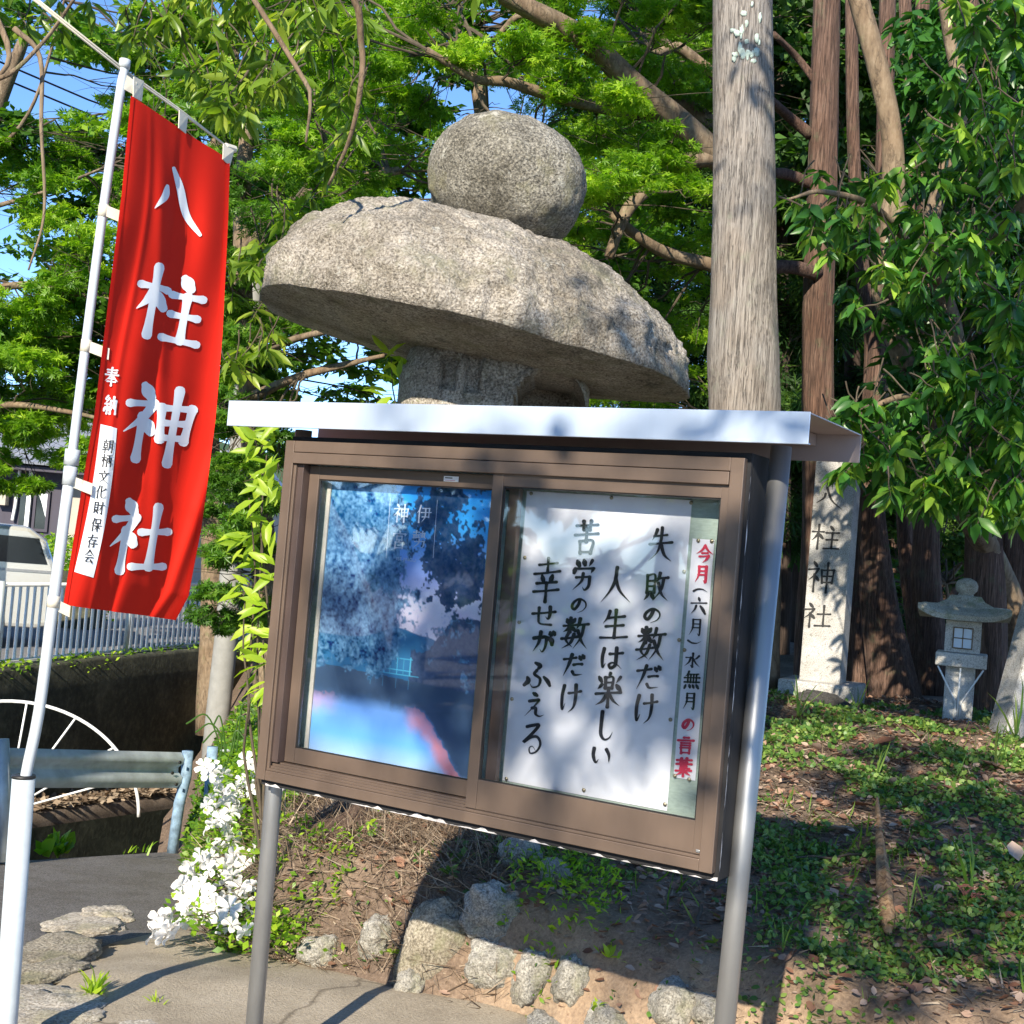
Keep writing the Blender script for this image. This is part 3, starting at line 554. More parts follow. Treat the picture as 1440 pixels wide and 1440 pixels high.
sheet(st, 'paper', *span((976, 756), (1008, 761), (946, 1091), (975, 1099)), PL-.0008, M['paper'], .0008, 4, 16)
T2 = 4.2
for ch, cx, cy, w, h, mt in [('今', 991, 779, 24, 25, 'redink'), ('月', 987, 807.5, 20, 24, 'redink'), ('(', 985, 830, 23, 8, 'ink'), ('六', 982.6, 852, 22, 24, 'ink'), ('月', 978.5, 882, 20, 24, 'ink'), (')', 976.5, 903, 22, 8, 'ink'),
    ('水', 974, 929, 22, 21, 'ink'), ('無', 973, 957, 22, 25, 'ink'), ('月', 970, 986, 20, 24, 'ink'), ('の', 967.5, 1019, 20, 19, 'redink'), ('言', 964, 1048, 22, 24, 'redink'), ('葉', 961.5, 1079, 22, 25, 'redink')]:
    put_glyph('brush_character', M[mt], st, ch, cx, cy, w, h, T2 if mt == 'redink' else 3.0, bmap(PL-.0042), .08, -.08)
for px, py in ((982, 760), (1001, 761), (962.5, 914), (949, 1091), (969, 1096)): pin(st, px, py)
# shrine poster: printed evening lake view (flat print)
ps = empty('shrine_poster', (BO[0], BO[1], 0), -PH, 'blue evening lake poster with white characters behind the left pane', 'poster')
def fbm(nx, nz, f, seed, oc=5, ax=1., rough=.6):
    r = np.random.default_rng(seed); out = np.zeros((nx, nz)); amp = 1; tot = 0
    for k in range(oc):
        g = r.random((int(f*ax*2**k)+3, int(f*1.45*2**k)+3)); u = np.linspace(0, f*ax*2**k, nx); v = np.linspace(0, f*1.45*2**k, nz)
        i = u.astype(int); j = v.astype(int); fu = (u-i)[:, None]; fv = (v-j)[None, :]; fu = fu*fu*(3-2*fu); fv = fv*fv*(3-2*fv)
        out += amp*((g[i][:, j]*(1-fu)+g[i+1][:, j]*fu)*(1-fv)+(g[i][:, j+1]*(1-fu)+g[i+1][:, j+1]*fu)*fv); tot += amp; amp *= rough
    return out/tot
NXP, NZP = 230, 330
def poster_rgb():
    U, Vv = np.meshgrid(np.linspace(0, 1, NXP), np.linspace(0, 1, NZP), indexing='ij')   # V: 0 top .. 1 bottom
    def ss(a, b, x): t = np.clip((x-a)/(b-a), 0, 1); return t*t*(3-2*t)
    C = np.array
    sky = np.zeros((NXP, NZP, 3)); stops = [(0, (.02, .30, .85)), (.18, (.05, .42, .95)), (.34, (.30, .42, .78)), (.43, (.76, .76, .92)), (.54, (.92, .76, .84)), (.60, (.92, .86, .92))]
    for k in range(3): sky[..., k] = np.interp(Vv, [s[0] for s in stops], [s[1][k] for s in stops])
    cl = ss(.5, .7, fbm(NXP, NZP, 3, 1)); pk = ss(.40, .55, Vv)*cl
    sky = sky*(1-.5*pk[..., None])+C([.95, .45, .50])*.5*pk[..., None]
    img = sky
    def over(mask, c, img): mask = mask[..., None]; return img*(1-mask)+np.asarray(c)*mask
    n1 = fbm(NXP, NZP, 5, 2, 5); n2 = fbm(NXP, NZP, 26, 3, 3, rough=.8); n3 = fbm(NXP, NZP, 60, 4, 2, rough=.9)
    hill = .575-.05*np.exp(-((U-.52)/.16)**2)-.018*np.exp(-((U-.72)/.08)**2)+.006*n1
    img = over(ss(0, .004, Vv-hill), (.04, .19, .36), img)
    rt = .60-.13*ss(.66, .88, U)+.03*(n2-.5)
    img = over(ss(0, .006, Vv-rt)*(U > .6), C([.06, .10, .19])+(n3[..., None]-.5)*.08, img)
    wl = .70+.03*(U-.5)
    # lake
    lake = np.zeros_like(sky); ls = [(.68, (.06, .11, .18)), (.78, (.08, .16, .28)), (.82, (.20, .42, .80)), (.92, (.16, .45, .88)), (1., (.42, .60, .92))]
    for k in range(3): lake[..., k] = np.interp(Vv, [s[0] for s in ls], [s[1][k] for s in ls])
    rip = fbm(NXP, NZP, 8, 5, 4, .3)
    edge = .80+.20*ss(.66, 1.02, U)+.03*(rip-.5)+.03*(n2-.5)-.02*(U < .5)
    lake = over(ss(.02, -.02, Vv-edge)*.95, (.055, .10, .17), lake)
    redc = ss(.30, 1.05, .50*fbm(NXP, NZP, 4, 8)+.62*np.exp(-((Vv-edge-.03)/.05)**2)*(.5+1.*fbm(NXP, NZP, 5, 18))*(ss(.5, .7, U)+.5*ss(.3, .05, U)))*(Vv > edge)
    lake = over(redc*.85, (.95, .28, .24), lake)
    img = over(ss(-.003, .003, Vv-wl), lake, img) if False else np.where((Vv > wl)[..., None], lake, img)
    # bright blue bridge / gate frame over water
    def bar(u0, u1, v0, v1, c): 
        nonlocal img; mk = ((U >= u0) & (U <= u1) & (Vv >= v0) & (Vv <= v1)).astype(float); img = over(mk*.85, c, img)
    cy = (.12, .55, .72)
    bar(.35, .62, .632, .635, cy); bar(.34, .66, .684, .687, cy); bar(.37, .62, .671, .673, cy)
    for u in (.36, .44, .52, .60): bar(u, u+.007, .625, .688, cy); bar(u+.001, u+.005, .70, .735, (.10, .30, .42))
    for u in (.40, .48, .56): bar(u, u+.004, .635, .685, (.08, .38, .52))
    # dark trees left, branches upper right: partly glass reflections painted into the print
    lt = ss(.43, .50, .0+.62*n1+.38*n2+.50*(ss(.60, .34, U+.10*np.abs(Vv-.48)))*ss(.72, .56, Vv)-.16-.25*ss(.14, .0, Vv)*ss(.2, .5, U)-.25*ss(.70, .78, Vv))
    img = over(lt*.92, C([.075, .20, .34])+(n3[..., None]-.5)*C([.28, .46, .56])+(n2[..., None]-.5)*C([.2, .35, .4]), img)
    rb = np.exp(-((U-.86)/.26)**2-((Vv-.33)/.13)**2)+.9*np.exp(-((U-.72)/.25)**2-((Vv-.10)/.13)**2)
    rb = ss(.665, .70, .40*n1+.50*n2+.36*rb)*(Vv < .52)
    img = over(rb*.95, C([.02, .055, .13])+(n3[..., None]-.5)*.10, img)
    return np.clip(img*1.2, 0, 1)
def poster_mesh():
    img = poster_rgb(); x0, x1, z0, z1 = span((468, 664), (694, 678), (437, 1054), (656, 1090)); x0 -= .002; z1 += .01; z0 -= .01
    X, Z = np.meshgrid(np.linspace(x0, x1, NXP), np.linspace(z1, z0, NZP), indexing='ij')
    V = np.stack([X, np.full_like(X, PL-.001), Z], -1).reshape(-1, 3); I, J = np.meshgrid(np.arange(NXP-1), np.arange(NZP-1), indexing='ij'); a = (I*NZP+J).ravel()
    N = NT('poster_print'); at = N.n('Attribute'); at.attribute_name = 'print'; N.col(at.outputs['Color']); N.b.inputs['Roughness'].default_value = .35
    o = npmesh('printed_sheet', V, np.stack([a, a+1, a+NZP+1, a+NZP], 1), N.m, ps)
    c = o.data.attributes.new('print', 'FLOAT_COLOR', 'POINT'); c.data.foreach_set('color', np.concatenate([img.reshape(-1, 3), np.ones((NXP*NZP, 1))], 1).astype(np.float32).ravel())
poster_mesh()
MB().box(BL(460, 760, PL)[0]-.012, BL(460, 760, PL)[0], PL-.004, PL-.0005, Z0+.088, Z0+.862).build('poster_edge', M['loop'], ps)
bp = bmap(PL-.0018)
for ch, cx, cy, w, h in [('伊', 596, 723, 21, 25), ('勢', 590.5, 759, 21, 25), ('神', 564.5, 722, 21, 25), ('宮', 561.7, 759, 20, 25)]:
    put_glyph('printed_character', M['softwhite'], ps, ch, cx, cy, w, h, 2.1, bp, .08, -.08, jit=False)
mb = MB()
for a, b in (((549, 700), (543, 785)), ((615, 703), (609, 785))):
    V = [bp(a[0]-.3, a[1], 0), bp(a[0]+.3, a[1], 0), bp(b[0]+.3, b[1], 0), bp(b[0]-.3, b[1], 0)]; q = len(mb.v); mb.v += V; mb.f.append((q, q+1, q+2, q+3))
mb.build('printed_rule', M['softwhite'], ps)
def text_mesh(txt, size):
    c = bpy.data.curves.new('t', 'FONT'); c.body = txt; c.size = size; c.align_x = 'CENTER'; c.align_y = 'CENTER'; o = bpy.data.objects.new('t', c); col.objects.link(o)
    dg = bpy.context.evaluated_depsgraph_get(); me = bpy.data.meshes.new_from_object(o.evaluated_get(dg)); v = [tuple(p.co) for p in me.vertices]; f = [tuple(p.vertices) for p in me.polygons]
    bpy.data.objects.remove(o); return v, f
v, f = text_mesh('ISE JINGU', 6.5); mb = MB(); mb.v = [bp(571+x, 787-y+x*.09, 0) for x, y, z in v]; mb.f = f; mb.build('printed_lettering', M['softwhite'], ps)

# ------------------------------------------------------------ flag on its pole
fl = empty('shrine_flag', tuple(P(8, 1440, 3.85))[:2]+(0,), 0, 'tall red banner with large white brush characters tied to the white pole', 'banner')
FO = Vector(fl.location)
def lerp(a, b, t): return a+(b-a)*t
LE = [(0, 184, 135), (.22, 171, 275), (.37, 156, 396), (.5, 144.5, 488), (.64, 133, 582), (.73, 121, 650), (1, 89, 850)]
RE = [(0, 322, 225), (.13, 319.5, 304), (.39, 311, 470), (.56, 301, 590), (.80, 281, 745), (.93, 264, 838), (1, 246, 872)]
def edge(E, v): return np.interp(v, [e[0] for e in E], [e[1] for e in E]), np.interp(v, [e[0] for e in E], [e[2] for e in E])
def fold(u, v):
    a = .020*sin(2*pi*(u*1.15+.12-.25*v))*(.4+.6*u)+.007*sin(2*pi*(2.6*u+.9*v))
    # creases of the packed cloth and a diagonal pull from the upper corner
    for d, w, h in ((u-.52+.10*v, .035, -.010), (u-.30-.42*v, .07, .014), (u-1.05+.62*max(0, v-.62), .05, .018), (v-.24-.1*u, .012, .004), (v-.47-.08*u, .012, -.005), (v-.70-.06*u, .012, .005), (u-.2-.05*sin(8*v), .03, .007)):
        a += h*exp(-(d/max(w, .02))**2)*.8
    a += .012*mn.noise(Vector((u*3, v*5, 0)))
    return a*min(1, 4*v+.25)
def flagpt(u, v, off=0.):
    lx, ly = edge(LE, v); rx, ry = edge(RE, v); px = lerp(lx, rx, u); py = lerp(ly, ry, u)
    D = 1/lerp(1/3.85, 1/4.26, u); p = P(px, py, D); nrm = Vector((-.97, .24, 0)); return p-FO+Vector((.30, -.95, .0))*(fold(u, v)*1.05)+Vector((.66, -.75, 0))*off
NU, NV = 96, 240
V = [tuple(flagpt(i/NU, j/NV)) for i in range(NU+1) for j in range(NV+1)]
a = np.array([i*(NV+1)+j for i in range(NU) for j in range(NV)]); npmesh('cloth', V, np.stack([a, a+1, a+NV+2, a+NV+1], 1), M['cloth'], fl, True)
for u0, u1 in ((-.004, .032), (.968, 1.004)):
    V = [tuple(flagpt(lerp(u0, u1, i/3), j/240, .0022)) for i in range(4) for j in range(241)]; a = np.array([i*241+j for i in range(3) for j in range(240)]); npmesh('hem', V, np.stack([a, a+1, a+242, a+241], 1), M['cloth'], fl, True)
def flag_uv(px, py):
    u, v = .5, .5
    for _ in range(12):
        def q(u, v): lx, ly = edge(LE, v); rx, ry = edge(RE, v); return lerp(lx, rx, u), lerp(ly, ry, u)
        x, y = q(u, v); e = .004; xu, yu = q(u+e, v); xv, yv = q(u, v+e)
        a, b, c, d = (xu-x)/e, (xv-x)/e, (yu-y)/e, (yv-y)/e; det = a*d-b*c; rx, ry = px-x, py-y
        u += (d*rx-b*ry)/det; v += (-c*rx+a*ry)/det; u = min(1.05, max(-.05, u)); v = min(1.0, max(0, v))
    return u, v
def fmap(px, py, off): u, v = flag_uv(px, py); return tuple(flagpt(u, v, .0028+off))
for ch, cx, cy, w, h, th, sl_ in [('柱', 238, 432, 88, 96, 13.5, .30), ('神', 223, 598, 94, 103, 14, .16), ('社', 196, 756, 78, 98, 13.5, .10)]:
    put_glyph('printed_character', M['whiteprint'], fl, ch, cx, cy, w, h, th, fmap, sl_, -.17, jit=False, K=6)
V = []; Fa = []
ribbon([(235, 262), (231, 278), (217, 294)], lambda t, hz: (9*sin(pi*min(1, .15+t*.85))+1.), fmap, 0, V, Fa, 6)
ribbon([(244, 236), (253, 262), (262, 300), (281, 331)], lambda t, hz: (2+9*sin(pi*(.12+t*.8))), fmap, .0002, V, Fa, 6)
npmesh('printed_character', V, Fa, M['whiteprint'], fl)
for ch, cx, cy, w, h in [('奉', 156.5, 530, 18, 25), ('納', 154.5, 570, 17, 26)]: put_glyph('printed_character', M['whiteprint'], fl, ch, cx, cy, w, h, 3.0, fmap, .2, -.12, jit=False, K=2)
V = []; Fc = []
for j in range(161):
    t = j/160; pl = (lerp(141, 104, t)+ (4*sin(t*pi)), lerp(596, 804, t)); pr = (lerp(164, 131, t)+(5*sin(t*pi)), lerp(603, 812, t))
    for i in range(17): V.append(fmap(lerp(pl[0], pr[0], i/16), lerp(pl[1], pr[1], i/16), -.0008))
    if j:
        for i in range(16): a = (j-1)*17+i; Fc.append((a, a+1, a+18, a+17))
npmesh('name_patch', V, Fc, M['whiteprint'], fl, True)
for ch, cx, cy in [('朝', 151, 628), ('柄', 149, 648), ('文', 145, 671), ('化', 141, 692), ('財', 138, 714.5), ('保', 134.5, 738), ('存', 129, 761), ('会', 124.5, 782)]:
    put_glyph('printed_character', M['ink'], fl, ch, cx, cy, 14.5, 18, 1.7, lambda a, b, o: fmap(a, b, o+.0006), .12, -.15, jit=False, K=2)
def quad_strip(name, pts, mat, th=.0015):     # small cloth loop from image corners at given depths
    p = [P(*q)-FO for q in pts]; nrm = (p[1]-p[0]).cross(p[3]-p[0]).normalized()*th; mb = MB(); mb.v = [tuple(q+nrm) for q in p]+[tuple(q-nrm) for q in p]
    mb.f = [(0, 1, 2, 3), (7, 6, 5, 4)]+[(k, k+4, (k+1) % 4+4, (k+1) % 4) for k in range(4)]; return mb.build(name, M[mat], fl)
quad_strip('fabric_loop', [(188, 108, 3.86), (202, 114, 3.90), (199, 143, 3.90), (187, 136, 3.86)], 'loop')
quad_strip('fabric_loop', [(252, 155, 4.03), (264, 164, 4.07), (261, 188, 4.07), (251, 180, 4.03)], 'loop')
quad_strip('fabric_loop', [(314, 202, 4.22), (329, 212, 4.26), (323, 234, 4.26), (313, 224, 4.22)], 'loop')
quad_strip('fabric_loop', [(176, 104, 3.845), (192, 116, 3.87), (189, 134, 3.87), (175, 126, 3.845)], 'loop')
for y0, xl, xr in ((288, 148, 178), (478, 121, 154), (668, 98, 130), (840, 73, 99)):
    quad_strip('fabric_loop', [(xl, y0, 3.84), (xr, y0+12, 3.87), (xr-1.5, y0+28, 3.87), (xl-2, y0+15, 3.84)], 'loop')
    a = P(xl-2+3, y0-1, 3.85)-FO; b = P(xl-2+1.2, y0+16, 3.85)-FO
pole = empty('banner_pole', tuple(FO), 0, 'white telescopic banner pole standing in a thick white steel socket tube', 'pole')
pp = [(175, 88), (146, 290), (120, 490), (98, 670), (76, 840), (55, 1000), (36, 1094), (26, 1180)]
pts = [P(x, y, 3.85)-FO for x, y in pp]
MB().tube(catmull(pts[:4], 4), .0135, 16).build('upper_pole', M['polewhite'], pole, True)
MB().tube(catmull(pts[3:], 4), .0162, 16).build('lower_pole', M['polewhite'], pole, True)
MB().tube([P(176, 84, 3.85)-FO, P(174.5, 96, 3.85)-FO], .0165, 16).build('pole_cap', M['polewhite'], pole, True)
for y in (290, 480): x = np.interp(y, [q[1] for q in pp], [q[0] for q in pp]); MB().tube([P(x+.7, y-2, 3.85)-FO, P(x-1.6, y+15, 3.85)-FO], .0152, 16).build('pole_ring', M['loop'], pole, True)
for y, h, r, m_ in ((632, 22, .0215, 'polewhite'), (656, 26, .0195, 'polewhite'), (838, 16, .0178, 'loop')):
    x = np.interp(y, [q[1] for q in pp], [q[0] for q in pp]); MB().tube([P(x, y, 3.85)-FO, P(x-h*.12, y+h, 3.85)-FO], r, 18).build('pole_collar', M[m_], pole, True)
MB().tube([P(33.5, 1092, 3.85)-FO, P(8, 1440, 3.85)-FO, P(2, 1530, 3.85)-FO], .0325, 24).build('socket_tube', M['socket'], pole, True)
MB().tube([P(33.6, 1090, 3.85)-FO, P(33.3, 1094, 3.85)-FO], .0335, 24).build('tube_rim', M['dark'], pole, True)
# top arm through the pole head
for dy, r in ((0, .0035), (4, .003)): MB().tube([P(38, -12+dy, 3.50)-FO, P(176, 99+dy, 3.86)-FO, P(250, 152+dy*.7, 4.03)-FO, P(324, 210, 4.26)-FO], r, 8).build('cross_rod', M['loop'], pole, True)
MB().tube([P(317, 206, 4.24)-FO, P(330, 210, 4.28)-FO], .012, 8).build('rod_end_clip', M['loop'], pole)

# ------------------------------------------------------------ big rustic stone lantern behind the board
LD = 6.3; lc = P(667, 487, LD); lz = float(bank_z(lc.x-.05, LD))
lan = empty('mountain_lantern', (lc.x, lc.y, lz-.05), 0, 'huge rustic stone lantern with a boulder cap and a round stone on top', 'stone lantern')
def fb(v, o=4, l=2.1, g=.5):
    s = 0; a = 1
    for _ in range(o): s += a*mn.noise(v); v = v*l+Vector((3.1, 1.7, 5.3)); a *= g
    return s
def cap_mesh():
    nt_, nr = 440, 210; V = []; tilt = .135
    for i in range(nr):
        q = i/(nr-1)
        for k in range(nt_):
            a = 2*pi*k/nt_; ca, sa = cos(a), sin(a)
            Rr = 1.03*(1+.035*sin(2*a+.6)+.02*sin(3*a+2)+.015*sin(7*a)); ry = .93
            if q < .66:
                r = min(1, (q/.66)**.75) if q else 0; z = .575*max(0, 1-r**2.6)**.55; top = True
            else:
                r = 1-(q-.66)/.34; z = -.02-.085*(1-r**2.2); top = False
                r = max(r, 0)
            px_, py_ = Rr*r*ca, ry*Rr*r*sa
            z = z-.03*px_*(z > 0)*(1 if z > .1 else z*10) if top else z
            if top and r > .93: z += 0
            v = Vector((px_, py_, z)); d = fb(v*1.3, 3)*.045
            if top:
                ridge = fb(v*3.5+Vector((9, 2, 1)), 5, 2.2, .6); d += .030*ridge + .010*fb(v*11, 3, 2.2, .6) - .022*max(0, .22-abs(fb(v*2.3, 3))) * (1 if v.x > -.1 else .35)
                w = max(0, 1-abs(z-.12)/.16)                      # rough broken lower band
                d += w*.035*fb(v*Vector((8, 8, 9)), 4, 2.1, .65)
            else: d = d*.4 + .006*fb(v*9, 3)
            n = Vector((px_*.9, py_*.9, z*1.4+.001)) if top else Vector((px_*.2, py_*.2, -.5)); n.normalize(); v += n*d
            x, z2 = v.x*cos(tilt)+v.z*sin(tilt), -v.x*sin(tilt)+v.z*cos(tilt); V.append((x, v.y, z2))
    F_ = []
    for i in range(nr-1):
        for k in range(nt_): a = i*nt_+k; b = i*nt_+(k+1) % nt_; F_.append((a, a+nt_, b+nt_, b))
    return np.array(V), np.array(F_)
base = Vector((lc.x, lc.y, lz-.05)); V, Fc = cap_mesh(); V = V+np.array(Vector(lc)-base)
npmesh('boulder_cap', V, Fc, M['capstone'], lan, True)
def rock_mesh(c, rx, ry, rz, seed, rough=.1, n=(48, 28), tilt=0., flat=2.2, rot=0.):
    V = []; sd = Vector((seed*3.7, seed*1.9, seed*5.1)); nk, ni = n
    for i in range(ni+1):
        ph = -pi/2+pi*i/ni
        for k in range(nk):
            a = 2*pi*k/nk; v = Vector((cos(a)*cos(ph), sin(a)*cos(ph), sin(ph)))
            s = (abs(v.x)**flat+abs(v.y)**flat+abs(v.z)**flat)**(-1/flat); v *= s*(1+rough*fb(v*1.4+sd, 4, 2.1, .55)+rough*.35*fb(v*5+sd, 3))
            x, y, z = v.x*rx, v.y*ry, v.z*rz; x, z = x*cos(tilt)+z*sin(tilt), -x*sin(tilt)+z*cos(tilt); x, y = x*cos(rot)-y*sin(rot), x*sin(rot)+y*cos(rot)
            V.append((c[0]+x, c[1]+y, c[2]+z))
    Fc = []
    for i in range(ni):
        for k in range(nk): a = i*nk+k; b = i*nk+(k+1) % nk; Fc.append((a, b, b+nk, a+nk))
    return np.array(V), np.array(Fc)
bc = P(713, 257, LD+.05)-base
V, Fc = rock_mesh(bc, .385, .36, .305, 3, .05, (120, 70), .18, 2.25); npmesh('round_stone', V, Fc, M['ballstone'], lan, True)
# fire box with arched opening and carved panels, then shaft and base
def firebox():
    fc = P(694, 560, LD)-base; nk, ni = 220, 80; V = []; zt = (P(700, 478, LD)-base).z; zb = zt-.62
    opx = (P(772, 575, LD)-base).x-fc.x
    for i in range(ni+1):
        t = i/ni; z = lerp(zt, zb, t)
        for k in range(nk):
            a = 2*pi*k/nk; r = .45*(1+.02*sin(3*a)); r *= (.86+.16*min(1, t*3)) if t < .33 else (1.02-.10*max(0, t-.6))
            x, y = cos(a), sin(a); n = (abs(x)**3+abs(y)**3)**(-1/3); x *= r*n; y *= r*n*.8
            dep = 0
            if y < 0:
                ax = (x-opx)/.165; az = (z-(zt-.34))/.17
                if (ax*ax+(az*az if az > 0 else 0)) < 1 and az > -1.6: dep = .60
                elif (ax*ax+(az*az if az > 0 else 0)) < 1.38 and az > -1.7: dep = -.012
                for u0, u1, w0, w1 in ((-.24, -.17, .14, .30), (-.13, -.06, .135, .305)):
                    if u0 < x < u1 and w0 < zt-z < w1: dep = .05
            x2 = x
            V.append((fc.x+x2, fc.y+y+dep, z+.003*mn.noise(Vector((x*20, y*20, z*20)))))
    Fc = []
    for i in range(ni):
        for k in range(nk): a_ = i*nk+k; b = i*nk+(k+1) % nk; Fc.append((a_, a_+nk, b+nk, b))
    npmesh('fire_box', V, Fc, M['capstone'], lan); return fc, zb
fc, zb = firebox()
V, Fc = rock_mesh((fc.x, fc.y, zb-.09), .56, .50, .12, 5, .05, flat=3); npmesh('middle_stone', V, Fc, M['capstone'], lan, True)
V, Fc = rock_mesh((fc.x, fc.y, zb-.52), .26, .26, .42, 6, .06, flat=3); npmesh('shaft', V, Fc, M['capstone'], lan, True)
V, Fc = rock_mesh((fc.x, fc.y, .05), .62, .58, .16, 8, .08, flat=2.6); npmesh('base_stone', V, Fc, M['ballstone'], lan, True)

# ------------------------------------------------------------ shrine name pillar, small lantern, standing stone
pb = P(1150, 985, 9.5); pz = float(bank_z(pb.x, pb.y))-.03
pil = empty('shrine_pillar', (pb.x, pb.y, pz), radians(-24), 'square granite name pillar with carved black characters on a block base', 'stone pillar')
hb = P(1150, 957, 9.5).z-pz; ht = 2.60-pz
V, Fc = [], []
pm = MB().box(-.145, .145, 0, .26, hb-.01, ht); pm.build('pillar_shaft', M['dressed'], pil, bevel=.006)
MB().box(-.27, .27, -.13, .40, -.15, hb-.008).build('pillar_base', M['dressed'], pil, bevel=.012)
pm_ = Matrix.Rotation(radians(-24), 4, 'Z')
def pilmap(px, py, off):
    n = np.array(pm_ @ Vector((0, 1, 0))); r = ray(px, py); c = np.array([0, 0, H]); o = np.array([pb.x, pb.y, pz]); k = ((o-c)@n)/(r@n); p = Vector(c+r*k-o); q = pm_.inverted() @ p
    return (q.x, -.003-off, q.z)
q0 = pilmap(1140, 860, 0)
for ch, cx, cy, w, h in [('八', 1167, 700, 38, 32), ('柱', 1161, 756, 38, 34), ('神', 1155, 812, 38, 42), ('社', 1149, 866, 38, 33)]:
    put_glyph('carved_character', M['carved'], pil, ch, cx, cy, w, h, 3.4, pilmap, .10, -.085, jit=False)
lb = P(1345, 1023, 9.0); gz = float(bank_z(lb.x, 9.))
gl = empty('garden_lantern', (lb.x, lb.y, gz-.05), radians(-20), 'small pale stone lantern with upturned roof and latticed window beside the trees', 'stone lantern')
px2 = .00486; g0 = lb.z-(gz-.05)
def gy(py): return (1023-py)*px2*1.0+g0
mb = MB().box(-.095, .095, -.095, .095, -.05, gy(937)); mb.build('post', M['lanternstone'], gl, bevel=.006)
MB().box(-.165, .165, -.165, .165, gy(937), gy(918)).build('platform', M['lanternstone'], gl, bevel=.008)
for sx in (-1, 1):
    MB().tube([(sx*.145, -.15, gy(938)), (sx*.02, -.108, gy(985)), (sx*.01, -.104, gy(1015))], .006, 8).build('support_rod', M['white_rail'], gl, True)
MB().tube([(0, -.15, gy(938)), (0, -.108, gy(1018))], .006, 8).build('support_rod', M['white_rail'], gl, True)
MB().box(-.115, .115, -.115, .115, gy(917.5), gy(873)).build('light_box', M['lanternstone'], gl, bevel=.004)
for side in (0, 1):
    mb = MB(); ring(mb, -.065, .065, gy(912), gy(882), .008, -.126, -.116); mb.box(-.003, .003, -.124, -.116, gy(911), gy(883)); mb.box(-.056, .056, -.1235, -.1165, gy(898), gy(896.5))
    o = mb.build('lattice', M['bark_brown'], gl); pn = MB().box(-.0645, .0645, -.1185, -.1155, gy(911.5), gy(882.5)).build('window_pane', M['softwhite'], gl)
    if side: o.rotation_euler.z = pi/2; pn.rotation_euler.z = pi/2
def lroof():
    n = 24; V = []; lev = [(1., 0.0), (1., .035), (.9, .055), (.62, .085), (.42, .125), (.34, .16), (.30, .165)]
    zr = gy(872)
    for li, (s, z) in enumerate(lev):
        for k in range(n*4):
            e = k//n; t = (k % n)/n*2-1; x, y = [(t, -1), (1, t), (-t, 1), (-1, -t)][e]; R0 = .285*s; up = .06*(abs(t)**4)*(s**3)
            V.append((x*R0*(1+.04*abs(t)**4), y*R0*(1+.04*abs(t)**4), zr+z+up))
    m_ = n*4; F_ = []
    for i in range(len(lev)-1):
        for k in range(m_): a = i*m_+k; b = i*m_+(k+1) % m_; F_.append((a, b, b+m_, a+m_))
    o = MB(); o.v = V; o.f = F_+[tuple(range(m_))[::-1], tuple(range(len(V)-m_, len(V)))]; return o.build('lantern_roof', M['lanternroof'], gl)
lroof()
MB().lathe([(.075, 0), (.08, .02), (.055, .04), (.045, .06), (.07, .085), (.074, .12), (.06, .15), (.02, .17)], 20, (0, 0, gy(848))).build('finial', M['lanternroof'], gl, True)
c0 = P(1425, 1035, 8.3); z0 = float(bank_z(c0.x, 8.3))
ss_ = empty('standing_stone', (c0.x+.02, c0.y, z0-.05), 0, 'leaning grey granite slab cut off by the right edge of the view', 'standing stone')
mb = MB(); mb.prism([(-.09, 0), (.42, 0), (.42, 1.5), (.20, 1.35), (.06, .8)], 0, .3); mb.build('slab', M['dressed'], ss_, bevel=.02)

# ------------------------------------------------------------ rocks set in the bank
def on_bank(px, py, it=40):
    r = ray(px, py); k = 2.6
    while k < 30:
        x, y, z = r[0]*k, r[1]*k, H+r[2]*k
        if foot_dist(np.array(x), np.array(y)) > -.02 and z <= float(bank_z(x, y)): return Vector((x, y, float(bank_z(x, y))))
        if z <= float(road_z(y)): return Vector((x, y, float(road_z(y))))
        k += .012
    return Vector((x, y, z))
RK = [(608, 1345, 38, 62, 'rockbrown'), (693, 1292, 40, 38, 'rock'), (695, 1370, 36, 30, 'rock'), (747, 1393, 26, 34, 'rock'), (803, 1390, 24, 32, 'rock'), (733, 1215, 26, 28, 'rock'), (780, 1240, 20, 22, 'rock'),
      (950, 1425, 26, 30, 'rock'), (1000, 1440, 24, 20, 'rock'), (575, 1395, 20, 26, 'rock'), (530, 1330, 24, 28, 'rock'), (450, 1345, 30, 20, 'rock'), (860, 1445, 30, 18, 'rock'), (900, 1490, 34, 26, 'rock'), (770, 1470, 34, 26, 'rock')]
RKL = ['stone', 'stone']
for i, (px, py, rx, ry, mt) in enumerate(RK):
    p = on_bank(px, py); k = p.y/F; V, Fc = rock_mesh((0, 0, 0), rx*k*1.08, .10, ry*k*1.12, i+11, .20, (56, 34), random.uniform(-.5, .5), 2.7)
    o = npmesh('stone', V, Fc, M[mt], bank, True); o.location = (p.x, p.y+.05, p.z)
